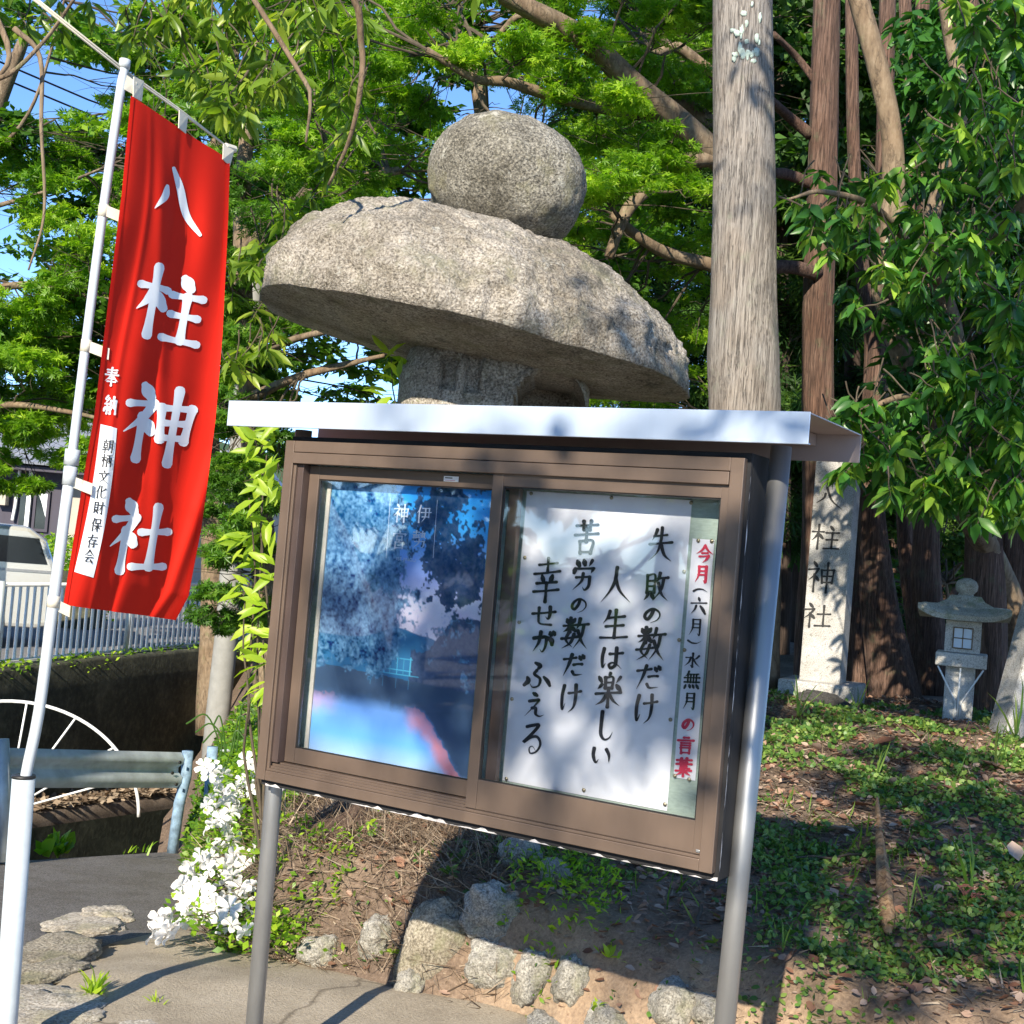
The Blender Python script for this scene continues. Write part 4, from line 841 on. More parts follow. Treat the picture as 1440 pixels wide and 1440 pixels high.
# border stones of the apron, lower left
BR = [(30, 1418, 60, 30), (-15, 1440, 60, 36), (70, 1345, 30, 26), (118, 1303, 34, 14), (150, 1288, 22, 9), (60, 1430, 55, 22), (130, 1448, 60, 16), (205, 1452, 45, 16), (40, 1375, 26, 26)]
BRL = ['broad flat rock right of the socket tube foot', 'flat rock behind the socket tube foot', 'brown upright rock', 'long pale rock between lane and concrete', 'small white rock farthest along the lane edge', 'low rock between the grass tuft and the socket tube', 'wide low rock below the grass tuft', 'low rock right of the grass tuft', 'dark brown rock behind the socket tube']
for i, (px, py, rx, ry) in enumerate(BR):
    p = G(px, py, .02); k = p.y/F; V, Fc = rock_mesh((0, 0, 0), rx*k*1.5, ry*k*3.4, .016+.006*(i % 3), i+40, .26, (60, 30), random.uniform(-.06, .06), 3.2, random.uniform(-.5, .5))
    o = npmesh('border_stone', V, Fc, M['rockbrown' if i in (2, 8) else 'slabrock'], None, True); o.location = (p.x, p.y, .022)
    tag(o, BRL[i]+' bordering the concrete apron', 'rock', 'rocks bordering the apron')

# ------------------------------------------------------------ leaves and trees
def leaf_tpl(kind):
    if kind == 'laurel':
        v = [(0, 0, 0), (-.17, .34, .045), (0, .36, 0), (.17, .34, .045), (-.14, .70, .02), (0, .72, -.04), (.14, .70, .02), (0, 1.05, -.14)]
        f = [(0, 2, 1), (0, 3, 2), (1, 2, 5), (1, 5, 4), (2, 3, 6), (2, 6, 5), (4, 5, 7), (5, 6, 7)]
    elif kind == 'maple':
        v = [(0, 0, 0)]; f = []
        for k, (a, l) in enumerate(((-1.9, .5), (-.95, .82), (0, 1.), (.95, .82), (1.9, .5))):
            b = len(v); v += [(sin(a-.32)*.36, .25+cos(a-.32)*.36, .02), (sin(a)*l, .25+cos(a)*l, -.10*l), (sin(a+.32)*.36, .25+cos(a+.32)*.36, .02)]; f += [(0, b, b+1), (0, b+1, b+2)]
    elif kind == 'simple':
        v = [(0, 0, 0), (-.26, .5, .05), (.26, .5, .05), (0, 1, -.05)]; f = [(0, 2, 1), (1, 2, 3)]
    elif kind == 'oval':
        v = [(0, 0, 0), (-.24, .3, .05), (.24, .3, .05), (-.22, .68, .03), (.22, .68, .03), (0, 1, -.05)]; f = [(0, 2, 1), (1, 2, 4), (1, 4, 3), (3, 4, 5)]
    elif kind == 'spray':
        v = []; f = []
        for a in (-.8, -.35, .1, .5, .95): b = len(v); v += [(0, .2*abs(a), 0), (sin(a)*.95-.05, cos(a)*.95, -.12), (sin(a)*1.0+.06, cos(a)*.9, -.12)]; f.append((b, b+2, b+1))
    elif kind == 'blade':
        v = [(-.03, 0, 0), (.03, 0, 0), (-.028, .45, .03), (.028, .45, .03), (-.016, .8, -.02), (.016, .8, -.02), (0, 1, -.12)]; f = [(0, 1, 3), (0, 3, 2), (2, 3, 5), (2, 5, 4), (4, 5, 6)]
    elif kind == 'needle':
        v = [(-.035, 0, 0), (.035, 0, 0), (0, 1, .03)]; f = [(0, 1, 2)]
    elif kind == 'curl':
        v = [(0, 0, 0), (-.26, .3, .10), (0, .3, 0), (.26, .3, .12), (-.28, .65, .16), (0, .65, .02), (.24, .65, .10), (0, 1., .10)]
        f = [(0, 2, 1), (0, 3, 2), (1, 2, 5), (1, 5, 4), (2, 3, 6), (2, 6, 5), (4, 5, 7), (5, 6, 7)]
    return np.array(v, float), np.array(f)
def leafarr(kind, C, D, size, up=(0, 0, 1), upj=.5, wide=1.):
    """C centres, D directions (n,3), size (n,)"""
    tv, tf = leaf_tpl(kind); n = len(C); D = D/np.linalg.norm(D, axis=1, keepdims=True)
    N_ = np.array(up)+rng.normal(0, upj, (n, 3)); X = np.cross(D, N_); X /= np.linalg.norm(X, axis=1, keepdims=True)+1e-9; Nn = np.cross(X, D)
    sz = np.asarray(size)[:, None, None]
    V = C[:, None, :]+sz*(tv[None, :, 0:1]*wide*X[:, None, :]+tv[None, :, 1:2]*D[:, None, :]+tv[None, :, 2:3]*Nn[:, None, :])
    Fc = tf[None]+(np.arange(n)*len(tv))[:, None, None]; return V.reshape(-1, 3), Fc.reshape(-1, 3), len(tv)
def leaves(name, mat, kind, C, D, size, parent=None, upj=.5, wide=1., rnd=None, up=(0, 0, 1), stuff=True):
    C = np.asarray(C, float); n = len(C)
    if parent is not None: C = C-np.array(parent.location)
    V, Fc, k = leafarr(kind, C, np.asarray(D, float), size, up, upj, wide)
    r = rng.random(n) if rnd is None else np.clip(rnd, 0, 1)
    o = npmesh(name, V, Fc, M[mat], parent, False, np.repeat(r, k)); return tag(o, kind='stuff') if stuff else o
def rdir(n, dz=-.3, s=1.): d = rng.normal(0, s, (n, 3)); d[:, 2] = d[:, 2]*.5+dz; return d
def clump(c, r, n, flat=.35, shell=.0):
    d = rng.normal(size=(n, 3)); d /= np.linalg.norm(d, axis=1, keepdims=True); q = rng.random(n)**(1/3.)
    q = np.clip(q+shell, 0, 1); return np.array(c)+d*q[:, None]*np.array([r[0], r[1], r[2]])
def pxr(rx, ry, D): return (rx*D/F, .6*(rx+ry)*D/F, ry*D/F)
def wiggle(a, b, n=6, w=.12, sag=0.):
    a = Vector(a); b = Vector(b); L = (b-a).length; out = []
    for i in range(n+1):
        t = i/n; p = a.lerp(b, t); k = sin(pi*t); out.append(p+Vector((random.gauss(0, w), random.gauss(0, w), random.gauss(0, w)-sag*k))*L*.4*k)
    return catmull(out, 2)
def tree(name, label, cat, pts, rad, mat, branches=(), clumps=(), group=None, n=20, wob=.12, leafmat=None, kind='simple', size=.06, twigs=True, flat=True, dz=-.2, root=None, upj=.8, leafname='foliage', dens=1.):
    """pts trunk world points; clumps (px,py,D,rx,ry,count)"""
    b = Vector(pts[0]); t = empty(name, tuple(b), 0, label, cat, group)
    MB().tube([Vector(p)-b for p in catmull(pts, 5)], list(np.interp(np.linspace(0, 1, (len(pts)-1)*5+1), np.linspace(0, 1, len(rad)), rad)), n, wob=wob).build('trunk', M[mat], t, True)
    ends = [Vector(p) for p in pts]
    for br in branches:
        p, r0, r1 = br; c = catmull(p, 5); MB().tube([q-b for q in c], list(np.linspace(r0, r1, len(c))), 12, wob=.15).build('branch', M[mat], t, True); ends += list(c)
    allC = []; allR = []
    tw = MB()
    for (px, py, D, rx, ry, cnt) in clumps:
        c = P(px, py, D); r = pxr(rx, ry, D); pr = random.random(); cnt = int(cnt*dens*1.25)
        if twigs and ends:
            e = min(ends, key=lambda q: (q-c).length+.3*random.random()); w = wiggle(e, c, 5, .1)
            tw.tube([q-b for q in w], list(np.linspace(.009+.003*(e-c).length, .004, len(w))), 6, False)
            for _ in range(7):
                d = Vector((random.gauss(0, r[0]), random.gauss(0, r[1]), random.gauss(0, r[2]*.8))); s = w[int(len(w)*random.uniform(.45, .95))]
                w2 = wiggle(s, c+d, 3, .1); tw.tube([q-b for q in w2], list(np.linspace(.0045, .0015, len(w2))), 4, False)
        # sub-clumps: flattened pads so that gaps stay open
        k = max(3, int(cnt/70)); sub = clump(c, r, k); 
        for s_ in sub:
            m_ = int(cnt/k); rr = np.array(r)*random.uniform(.42, .72); rr[2] *= .62 if flat else 1
            allC.append(clump(s_, rr, m_)); allR.append(np.full(m_, pr*.5+random.uniform(0, .35)))
    if twigs and tw.v: tw.build('twigs', M['twig'] if mat != 'bark_red' else M['bark_red'], t); t.children[-1]['kind'] = 'stuff'
    if allC:
        C = np.concatenate(allC); R = np.concatenate(allR)+rng.normal(0, .18, len(C))
        leaves(leafname, leafmat, kind, C, rdir(len(C), dz), size*rng.uniform(.65, 1.25, len(C)), t, upj, 1., R)
    return t
def gpt(x, y): return float(bank_z(x, y)) if foot_dist(np.array(x), np.array(y)) > 0 else float(road_z(y))
def trunkpts(L, D):
    p = [P(x, y, D) for x, y in L]; return p
# tall grey cypress right behind the board
pts = trunkpts([(1000, 1160), (1018, 900), (1046, 620), (1046, 500), (1046, 400), (1046, 250), (1044, 0), (1040, -250), (1036, -600)], 7.5)
ct = tree('cypress_tree', 'tall straight grey cypress trunk directly behind the notice board roof', 'tree', pts, [.25, .215, .20, .205, .187, .178, .17, .16, .13], 'bark_grey', n=64, wob=.045)
V, Fc = rock_mesh((0, 0, 0), .07, .02, .12, 77, .6, (20, 12)); p = P(1046, 75, 7.34)
lm = simple('pale_lichen', (.38, .46, .40), .95, 0, .3, 40)
for i in range(26):
    qx, qy = 1044+random.gauss(0, 9), 75+random.gauss(0, 20); p = P(qx, qy, 7.5); p.y -= sqrt(max(0, .172**2-(p.x-P(1044, qy, 7.5).x)**2))+.001
    V, Fc = rock_mesh((0, 0, 0), random.uniform(.006, .02), .005, random.uniform(.01, .028), i, .5, (10, 6)); o = npmesh('lichen', V+np.array(p-ct.location), Fc, lm, ct, True)
# reddish cedars
def cedar(label, L, D, rad, mat='bark_red', **k): return tree('cedar_tree', label, 'tree', trunkpts(L, D), rad, mat, group=None, n=40, wob=.16, **k)
cedar('straight red barked cedar trunk just right of the grey cypress', [(1152, 975), (1150, 800), (1151, 600), (1151, 400), (1157, 220), (1162, 0), (1170, -300)], 11, [.22, .135, .13, .125, .12, .11, .1],
      branches=[([P(1150, 118, 11), P(1120, 80, 11), P(1088, 48, 10.7)], .035, .025), ([P(1140, 190, 11), P(1110, 165, 10.9), P(1080, 138, 10.6)], .05, .035), ([P(1150, 385, 10.9), P(1110, 375, 10.7), P(1080, 378, 10.5)], .06, .05), ([P(1150, 262, 11), P(1110, 246, 10.8), P(1085, 243, 10.6)], .05, .04)])
cedar('red cedar trunk with a splayed foot behind the name pillar', [(1205, 990), (1200, 900), (1207, 790), (1222, 640), (1228, 480), (1212, 380), (1200, 200), (1196, -120)], 10.6, [.15, .11, .09, .075, .06, .05, .05])
cedar('furrowed cedar trunk spreading at the root between pillar and small lantern', [(1262, 1000), (1240, 880), (1228, 760), (1222, 640), (1230, 560), (1240, 380), (1250, -120)], 10.2, [.20, .13, .095, .08, .07, .06])
cedar('slim grey cedar stem leaning right behind the small lantern', [(1302, 975), (1290, 880), (1274, 760), (1268, 650), (1272, 500), (1282, 250), (1272, 0)], 11.5, [.12, .09, .07, .06, .06, .055, .05])
cedar('sunlit brown cedar trunk left of the small lantern', [(1318, 985), (1306, 880), (1301, 780), (1306, 660), (1310, 500), (1305, 300), (1300, -120)], 11, [.13, .115, .105, .10, .09, .08], 'bark_red')
cedar('broad dark cedar trunk right behind the small lantern', [(1385, 1035), (1385, 900), (1382, 760), (1375, 640), (1370, 470), (1366, 200), (1360, -120)], 9.6, [.16, .14, .12, .10, .085, .07])
cedar('brown trunk at the right edge behind the leaning slab', [(1445, 1010), (1440, 860), (1432, 740), (1440, 600), (1450, 400), (1455, -120)], 10.3, [.18, .15, .12, .11, .10])
cedar('dark red trunk far back among the trees', [(1272, 900), (1270, 500), (1272, 180), (1275, 0), (1276, -100)], 16, [.2, .16, .14, .14, .13])
# forest behind: conifers with hanging sprays
random.seed(21)
def conifer(px, D, label, w=150, top=-260, bot=760, cnt=5200, mat='leaf_conifer', size=.25):
    base_ = P(px, 950, D); gz_ = gpt(base_.x, D) if D < 60 else 0
    pts = [Vector((base_.x, D, gz_-.1)), P(px+4, 600, D), P(px, 250, D), P(px-3, -60, D), P(px, top, D)]
    cl = []
    for y in np.arange(top, bot, 75): cl.append((px+random.uniform(-w*.5, w*.5), y+random.uniform(-20, 20), D+random.uniform(-1, 1), w*random.uniform(.5, .8), 55, cnt/((bot-top)/75)))
    return tree('conifer_tree', label, 'tree', pts, [.12, .11, .09, .07, .05], 'bark_dark', clumps=cl, leafmat=mat, kind='spray', size=size, dz=-.6, n=14, group='dark conifers behind the shrine trees')
CNL = ['left of the cypress above the lantern cap', 'hidden right behind the grey cypress', 'just right of the grey cypress', 'behind the straight red cedar', 'between the two middle cedars', 'farther back behind the leaning laurel limb', 'above the small lantern', 'behind the upper right laurel leaves', 'at the right edge', 'far back above the splayed cedar', 'far back beside the straight red cedar', 'behind the round stone on top', 'far back above the small lantern', 'beyond the right edge']
for ci, (px, D) in enumerate(((930, 15), (1010, 17), (1095, 15.5), (1120, 19), (1195, 17), (1260, 20), (1330, 17), (1400, 18.5), (1450, 15.5), (1290, 24), (1160, 26), (880, 20), (1390, 26), (1500, 19))):
    conifer(px, D, 'dark evergreen conifer '+CNL[ci], w=120, top=-160, bot=800 if px > 1080 else 700)
# bright broadleaf trees far behind
random.seed(5)
def bright(px, D, L, label, cl, mat='leaf_maple', size=.10, kind='simple', dens=1., trunk=.1, group=None, bm='bark_brown'):
    base_ = P(px, 950, D); z = gpt(base_.x, D)
    if L: pts = [Vector((base_.x, D, z-.1))]+[P(x, y, D) for x, y in L]
    else: pts = [Vector((base_.x, D, z-.1)), P(px+10, 700, D), P(px-6, 450, D), P(px, 250, D)]
    return tree('broadleaf_tree', label, 'tree', pts, [trunk, trunk*.85, trunk*.7, trunk*.5], bm, clumps=cl, leafmat=mat, kind=kind, size=size, dens=dens, n=12, group=group)
def fillc(x0, x1, y0, y1, D0, D1, step, r, cnt, keep=lambda x, y: True):
    o = []
    for x in np.arange(x0, x1, step):
        for y in np.arange(y0, y1, step*.8):
            X = x+random.uniform(-.4, .4)*step; Y = y+random.uniform(-.4, .4)*step
            if keep(X, Y): o.append((X, Y, random.uniform(D0, D1), r*random.uniform(.7, 1.2), r*.6*random.uniform(.7, 1.1), cnt))
    return o
bright(1120, 22, None, 'sunlit light green tree seen through the gap right of the board', fillc(1085, 1140, 620, 960, 20, 24, 45, 40, 800), size=.13, trunk=.12)
bright(1215, 24, None, 'bright green tree glowing between the two cedar trunks', fillc(1195, 1300, 400, 640, 22, 26, 50, 42, 700), size=.13, trunk=.12)
bright(1330, 24, None, 'pale green tree high in the gap between the trunks at upper right', fillc(1300, 1345, 0, 260, 22, 26, 50, 38, 500), size=.13)
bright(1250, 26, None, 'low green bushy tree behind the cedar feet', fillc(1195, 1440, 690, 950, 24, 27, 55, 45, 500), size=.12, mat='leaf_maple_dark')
# big maple reaching over the lantern from behind the cypress
random.seed(9)
mb_ = [([P(1060, 260, 9.6), P(1003, 214, 9.4), P(943, 160, 9.2), P(890, 117, 9), P(833, 64, 8.8), P(787, 35, 8.7), P(762, 21, 8.6), P(712, -4, 8.5), P(650, -40, 8.3)], .105, .05),
       ([P(1060, 200, 9.7), P(1003, 177, 9.6), P(960, 145, 9.5), P(925, 160, 9.4), P(854, 152, 9.2), P(765, 131, 8.9), P(712, 115, 8.7), P(666, 110, 8.6), P(600, 70, 8.4)], .075, .02),
       ([P(1060, 225, 9.6), P(1003, 222, 9.4), P(938, 232, 9.2), P(907, 268, 9.1), P(880, 300, 9.1), P(856, 362, 9.1)], .075, .035),
       ([P(1060, 400, 9.8), P(1003, 374, 9.7), P(943, 358, 9.5), P(900, 335, 9.3), P(860, 300, 9.2)], .06, .03),
       ([P(1060, 120, 9.7), P(1003, 103, 9.6), P(953, 67, 9.5), P(921, 76, 9.4)], .06, .03),
       ([P(833, 64, 8.8), P(740, 20, 8.9), P(690, 60, 9), P(640, 75, 9.1)], .03, .012), ([P(560, 240, 9.3), P(530, 245, 9.2), P(500, 243, 9.2), P(470, 235, 9.2)], .03, .014)]
def skygap(x, y):   # open patches where the sky shows through
    for gx, gy_, r in ((690, 25, 38), (745, 165, 26), (700, 125, 20), (560, 195, 26), (510, 175, 22), (575, 290, 24), (480, 525, 48), (430, 560, 38), (620, 150, 16), (950, 420, 22), (935, 480, 18), (820, 345, 16)):
        if (x-gx)**2+(y-gy_)**2 < r*r: return False
    return True
tree('maple_tree', 'spreading maple with bright green leaves arching over the stone lantern', 'tree', [Vector((P(1065, 900, 9.8).x, 9.8, .6)), P(1062, 600, 9.8), P(1060, 400, 9.8), P(1062, 220, 9.7), P(1058, 60, 9.6), P(1062, -160, 9.5)], [.2, .17, .15, .13, .1, .06], 'bark_brown', branches=mb_,
     clumps=fillc(430, 1000, -60, 300, 8.2, 10.6, 62, 52, 430, skygap)+fillc(820, 1010, 300, 560, 9.6, 11, 62, 45, 260, skygap), leafmat='leaf_maple', kind='maple', size=.05, dz=-.15, upj=.8)
random.seed(31)
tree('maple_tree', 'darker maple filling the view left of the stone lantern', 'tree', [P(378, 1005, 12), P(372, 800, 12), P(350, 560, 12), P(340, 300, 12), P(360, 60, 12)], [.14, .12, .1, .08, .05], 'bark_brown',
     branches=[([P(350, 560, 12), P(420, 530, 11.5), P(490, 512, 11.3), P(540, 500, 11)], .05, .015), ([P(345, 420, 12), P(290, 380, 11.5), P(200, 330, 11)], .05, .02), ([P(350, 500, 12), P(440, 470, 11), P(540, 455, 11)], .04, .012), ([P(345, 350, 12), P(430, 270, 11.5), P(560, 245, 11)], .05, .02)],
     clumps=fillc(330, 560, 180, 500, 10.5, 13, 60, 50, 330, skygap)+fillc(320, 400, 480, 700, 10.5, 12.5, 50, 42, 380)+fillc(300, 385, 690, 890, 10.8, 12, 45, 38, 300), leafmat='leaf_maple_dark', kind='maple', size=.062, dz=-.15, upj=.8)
def skyl(x, y):
    for gx, gy_, rx, ry in ((30, 115, 90, 55), (20, 330, 45, 50), (95, 150, 50, 30), (15, 420, 45, 40), (115, 100, 30, 35), (60, 50, 30, 25)):
        if ((x-gx)/rx)**2+((y-gy_)/ry)**2 < 1: return False
    return True
random.seed(33)
tree('maple_tree', 'light green maple with starry leaves left of the banner', 'tree', [P(-120, 1000, 14.2), P(-100, 700, 14.2), P(-60, 420, 14.2), P(-20, 200, 14.1), P(40, 40, 13.8)], [.19, .17, .14, .1, .05], 'bark_brown',
     branches=[([P(-60, 420, 14.2), P(40, 400, 13.8), P(140, 420, 13.6), P(260, 430, 13.4)], .05, .012), ([P(-90, 600, 14.2), P(0, 570, 13.8), P(100, 580, 13.6), P(180, 600, 13.4)], .05, .012), ([P(-20, 230, 14.1), P(40, 160, 13.8), P(75, 60, 13.6), P(100, -40, 13.4)], .022, .01), ([P(-40, 300, 14.1), P(60, 270, 13.8), P(160, 230, 13.6)], .03, .01)],
     clumps=fillc(-60, 340, 60, 420, 13.2, 15.5, 62, 46, 330, skyl)+fillc(-60, 330, 420, 610, 13.2, 15.5, 55, 46, 460)+fillc(-40, 130, 590, 690, 13.2, 14.2, 50, 32, 300), leafmat='leaf_maple', kind='maple', size=.078, dz=-.15, upj=.8)
random.seed(35)
def skyc(x, y): return skyl(x, y) and skygap(x, y)
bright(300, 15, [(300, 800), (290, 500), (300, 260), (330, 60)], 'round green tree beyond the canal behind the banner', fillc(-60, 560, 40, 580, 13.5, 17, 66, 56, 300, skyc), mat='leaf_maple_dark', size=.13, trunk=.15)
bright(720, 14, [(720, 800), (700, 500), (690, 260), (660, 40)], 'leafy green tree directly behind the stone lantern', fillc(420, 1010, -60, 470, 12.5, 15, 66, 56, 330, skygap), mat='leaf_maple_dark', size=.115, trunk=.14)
bright(1240, 14, [(1230, 800), (1250, 500), (1240, 260), (1250, 40)], 'dense dark broadleaf tree between the cedar trunks', fillc(1090, 1460, -60, 400, 12.5, 15.5, 66, 56, 300), mat='leaf_conifer', size=.15, trunk=.12)
# overhanging oak sprays near the top left (long drooping leaves)
random.seed(41)
def sprays(tops, D, n, size, mat, parent, droop=-.9, spread=(26, 26), kind='laurel', wide=1., nmax=300, twig_r=.003, leafname='leaf'):
    """whorls of leaves at shoot tips; the biggest ones become parts"""
    C = []; Dd = []; Sz = []; R = []; tw = MB(); pl = Vector(parent.location)
    for px, py in tops:
        d = D+random.uniform(-.5, .5); c = P(px, py, d); k = random.randint(*n); pr = random.random()*.6
        a = c+Vector((random.uniform(-.15, .15), random.uniform(-.1, .2), random.uniform(.05, .25)))
        tw.tube([q-pl for q in wiggle(a, c, 3, .1)], list(np.linspace(twig_r*1.6, twig_r, 7)), 5, False)
        for i in range(k):
            ang = 2*pi*i/k*1.6+random.random(); C.append(tuple(c+Vector((0, 0, random.uniform(0, .06))))); q = random.uniform(.3, 1.)
            Dd.append((cos(ang)*q, sin(ang)*q, droop*random.uniform(.4, 1.3)+.25)); Sz.append(size*random.uniform(.5, 1.2)); R.append(pr+random.gauss(.15, .22))
    tw.build('twigs', M['twig'], parent); parent.children[-1]['kind'] = 'stuff'
    C = np.array(C); Dd = np.array(Dd); Sz = np.array(Sz); R = np.array(R); idx = np.argsort(-Sz/C[:, 1]); big = idx[:nmax]; small = idx[nmax:]
    pv = np.array(parent.location)
    for i in big:
        V, Fc, k = leafarr(kind, C[i:i+1]*0, Dd[i:i+1], Sz[i:i+1], upj=.5, wide=wide); o = npmesh(leafname, V, Fc, M[mat], parent, False, np.full(k, min(1, max(0, R[i])))); o.location = C[i]-pv
    if len(small): leaves('foliage', mat, kind, C[small], Dd[small], Sz[small], parent, .5, wide, R[small])
def outline(px, py, poly):
    c = False; j = len(poly)-1
    for i in range(len(poly)):
        xi, yi = poly[i]; xj, yj = poly[j]
        if (yi > py) != (yj > py) and px < (xj-xi)*(py-yi)/(yj-yi)+xi: c = not c
        j = i
    return c
def scatter(poly, n):
    xs_ = [p[0] for p in poly]; ys_ = [p[1] for p in poly]; o = []
    while len(o) < n:
        x = random.uniform(min(xs_), max(xs_)); y = random.uniform(min(ys_), max(ys_))
        if outline(x, y, poly): o.append((x, y))
    return o
ot = tree('oak_tree', 'evergreen oak whose drooping yellow green sprays hang above the banner', 'tree', [Vector((-5.2, 1.2, 0)), Vector((-4.6, 2.4, 2)), P(-230, -300, 5.6), P(-60, -420, 5.4)], [.2, .16, .12, .08], 'bark_brown',
     branches=[([P(-230, -300, 5.6), P(60, -180, 5.4), P(300, -90, 5.2), P(480, -20, 5.2), P(508, 60, 5.3), P(506, 130, 5.3), P(490, 200, 5.4), P(462, 260, 5.5)], .022, .006), ([P(-230, -300, 5.6), P(-80, -100, 5.5), P(10, 60, 5.4), P(-10, 120, 5.4)], .02, .008), ([P(20, 40, 5.4), P(56, 80, 5.4), P(58, 180, 5.4), P(62, 300, 5.4), P(40, 380, 5.4)], .012, .004),
               ([P(300, -90, 5.2), P(420, 100, 5.2), P(436, 140, 5.2), P(430, 200, 5.2)], .012, .005), ([P(-60, 90, 5.4), P(0, 110, 5.3), P(60, 60, 5.3), P(110, -10, 5.2)], .012, .006)])
sprays(scatter([(120, -50), (470, -60), (480, 60), (440, 90), (330, 190), (300, 170), (230, 120), (150, 20)], 90)+scatter([(300, 120), (400, 90), (340, 240), (290, 200)], 16)+scatter([(-40, -30), (140, -60), (120, 60), (-40, 30)], 14)+scatter([(640, -60), (720, -60), (700, 0), (650, -10)], 8), 6.7, (7, 11), .135, 'leaf_oak', ot, wide=.78)
sprays(scatter([(440, 200), (520, -20), (500, 230), (450, 300)], 20)+scatter([(320, 360), (460, 260), (440, 440), (320, 560)], 40), 7.6, (7, 11), .14, 'leaf_oak', ot, wide=.78, nmax=60)
# glossy laurel on the right
random.seed(43)
lt_ = tree('laurel_tree', 'evergreen laurel with glossy dark leaves hanging over the right side', 'tree', [Vector((P(1428, 1010, 10).x, 10.2, .6)), P(1425, 860, 9.9), P(1345, 690, 9.2), P(1300, 590, 8.6), P(1265, 490, 8.3), P(1238, 400, 8.2)], [.12, .10, .085, .08, .07, .065], 'bark_brown', n=32, wob=.1,
     branches=[([P(1238, 400, 8.2), P(1252, 330, 8.2), P(1255, 200, 8.2), P(1235, 100, 8.2), P(1205, -10, 8.2), P(1190, -100, 8.2)], .075, .06), ([P(1240, 400, 8.2), P(1300, 440, 8), P(1330, 500, 7.9)], .05, .05),
               ([P(1330, 640, 8.4), P(1345, 500, 8.2), P(1320, 400, 8), P(1300, 340, 7.9)], .07, .05), ([P(1300, 340, 7.9), P(1350, 160, 7.8), P(1338, 60, 7.8), P(1318, -60, 7.7)], .05, .04),
               ([P(1320, 400, 8), P(1240, 300, 7.2), P(1160, 270, 6.9), P(1110, 280, 6.8)], .03, .006), ([P(1345, 560, 8.2), P(1260, 560, 7), P(1180, 600, 6.9)], .03, .006), ([P(1345, 400, 8), P(1430, 300, 7), P(1500, 200, 6.8)], .05, .02)])
sprays(scatter([(1095, 250), (1150, 250), (1260, 240), (1300, 200), (1330, 60), (1450, -20), (1480, 720), (1400, 720), (1330, 680), (1280, 430), (1180, 380), (1105, 310)], 250)+scatter([(1300, -40), (1480, -60), (1480, 120), (1330, 60)], 30)+
       scatter([(1160, 580), (1240, 560), (1330, 540), (1440, 560), (1460, 740), (1330, 740), (1270, 700), (1150, 690)], 130)+scatter([(1180, 430), (1190, 400), (1220, 440), (1195, 470)], 3), 6.9, (8, 12), .13, 'leaf_laurel', lt_, wide=1.0)
# deep inner foliage of the laurel
cl = fillc(1300, 1500, 20, 700, 7.8, 9.2, 60, 55, 160); C = np.concatenate([clump(P(x, y, d), pxr(rx, ry, d), c) for x, y, d, rx, ry, c in cl])
leaves('inner_foliage', 'leaf_laurel', 'laurel', C, rdir(len(C), -.7), .13*rng.uniform(.7, 1.2, len(C)), lt_, .5, 1., rng.random(len(C))*.4)
# young shrub left of the board and the sprig above the roof
random.seed(47)
yb = P(372, 1080, 5.6)
ys_ = empty('young_shrub', (yb.x, yb.y, gpt(yb.x, yb.y)), 0, 'shrub with luminous yellow green leaves peeking out left of the notice board', 'shrub')
st_ = MB(); 
for q in ((375, 640), (350, 700), (368, 760), (345, 840), (370, 900), (360, 950)): st_.tube([p-Vector(ys_.location) for p in wiggle(Vector(ys_.location)+Vector((.03, 0, 0)), P(*q, 5.5), 5, .05)], list(np.linspace(.008, .003, 11)), 6, False)
st_.build('stems', M['twig'], ys_)
def flatspray(parent, tops, D, size, n, mat='leaf_yellow', wide=.95, leafname='leaf'):
    for px, py, ax in tops:
        c = P(px, py, D+random.uniform(-.12, .12))
        for i in range(n):
            a = ax+random.uniform(-1.1, 1.1); d = Vector((cos(a), random.uniform(-.5, .3), sin(a))); V, Fc, k = leafarr('laurel', np.zeros((1, 3)), np.array([tuple(d)]), np.array([size*random.uniform(.7, 1.15)]), up=(0, -.8, .8), upj=.35, wide=wide)
            o = npmesh(leafname, V, Fc, M[mat], parent, False, np.full(k, random.random())); o.location = c-Vector(parent.location)+Vector((random.gauss(0, .02), 0, random.gauss(0, .02)))
flatspray(ys_, [(385, 610, pi-.2), (360, 620, pi+.2), (390, 640, pi+.3), (375, 660, pi+.5), (390, 690, pi+.3), (370, 700, pi), (360, 745, pi+.2), (385, 735, pi+.6), (365, 790, pi), (385, 800, pi+.4), (350, 830, pi+.2), (375, 850, pi), (365, 890, pi+.2), (385, 900, pi+.5), (370, 935, pi), (380, 960, pi+.4), (345, 760, pi), (390, 590, pi)], 5.5, .105, 6)
sg = P(560, 620, 6.1); sp = empty('leafy_sapling', (sg.x, sg.y, gpt(sg.x, sg.y)), 0, 'thin sapling whose bright leafy tip rises over the roof edge', 'sapling')
MB().tube([Vector((0, 0, 0)), P(562, 800, 6.1)-Vector(sp.location), P(562, 600, 6.1)-Vector(sp.location), P(552, 545, 6.1)-Vector(sp.location), P(550, 505, 6.1)-Vector(sp.location)], [.008, .006, .004, .003, .002], 6).build('stem', M['twig'], sp)
flatspray(sp, [(549, 503, .2), (549, 505, pi-.2), (560, 528, 2.6), (566, 545, .1), (575, 552, -.1), (585, 556, -.2), (545, 555, pi+.2)], 6.1, .112, 3)

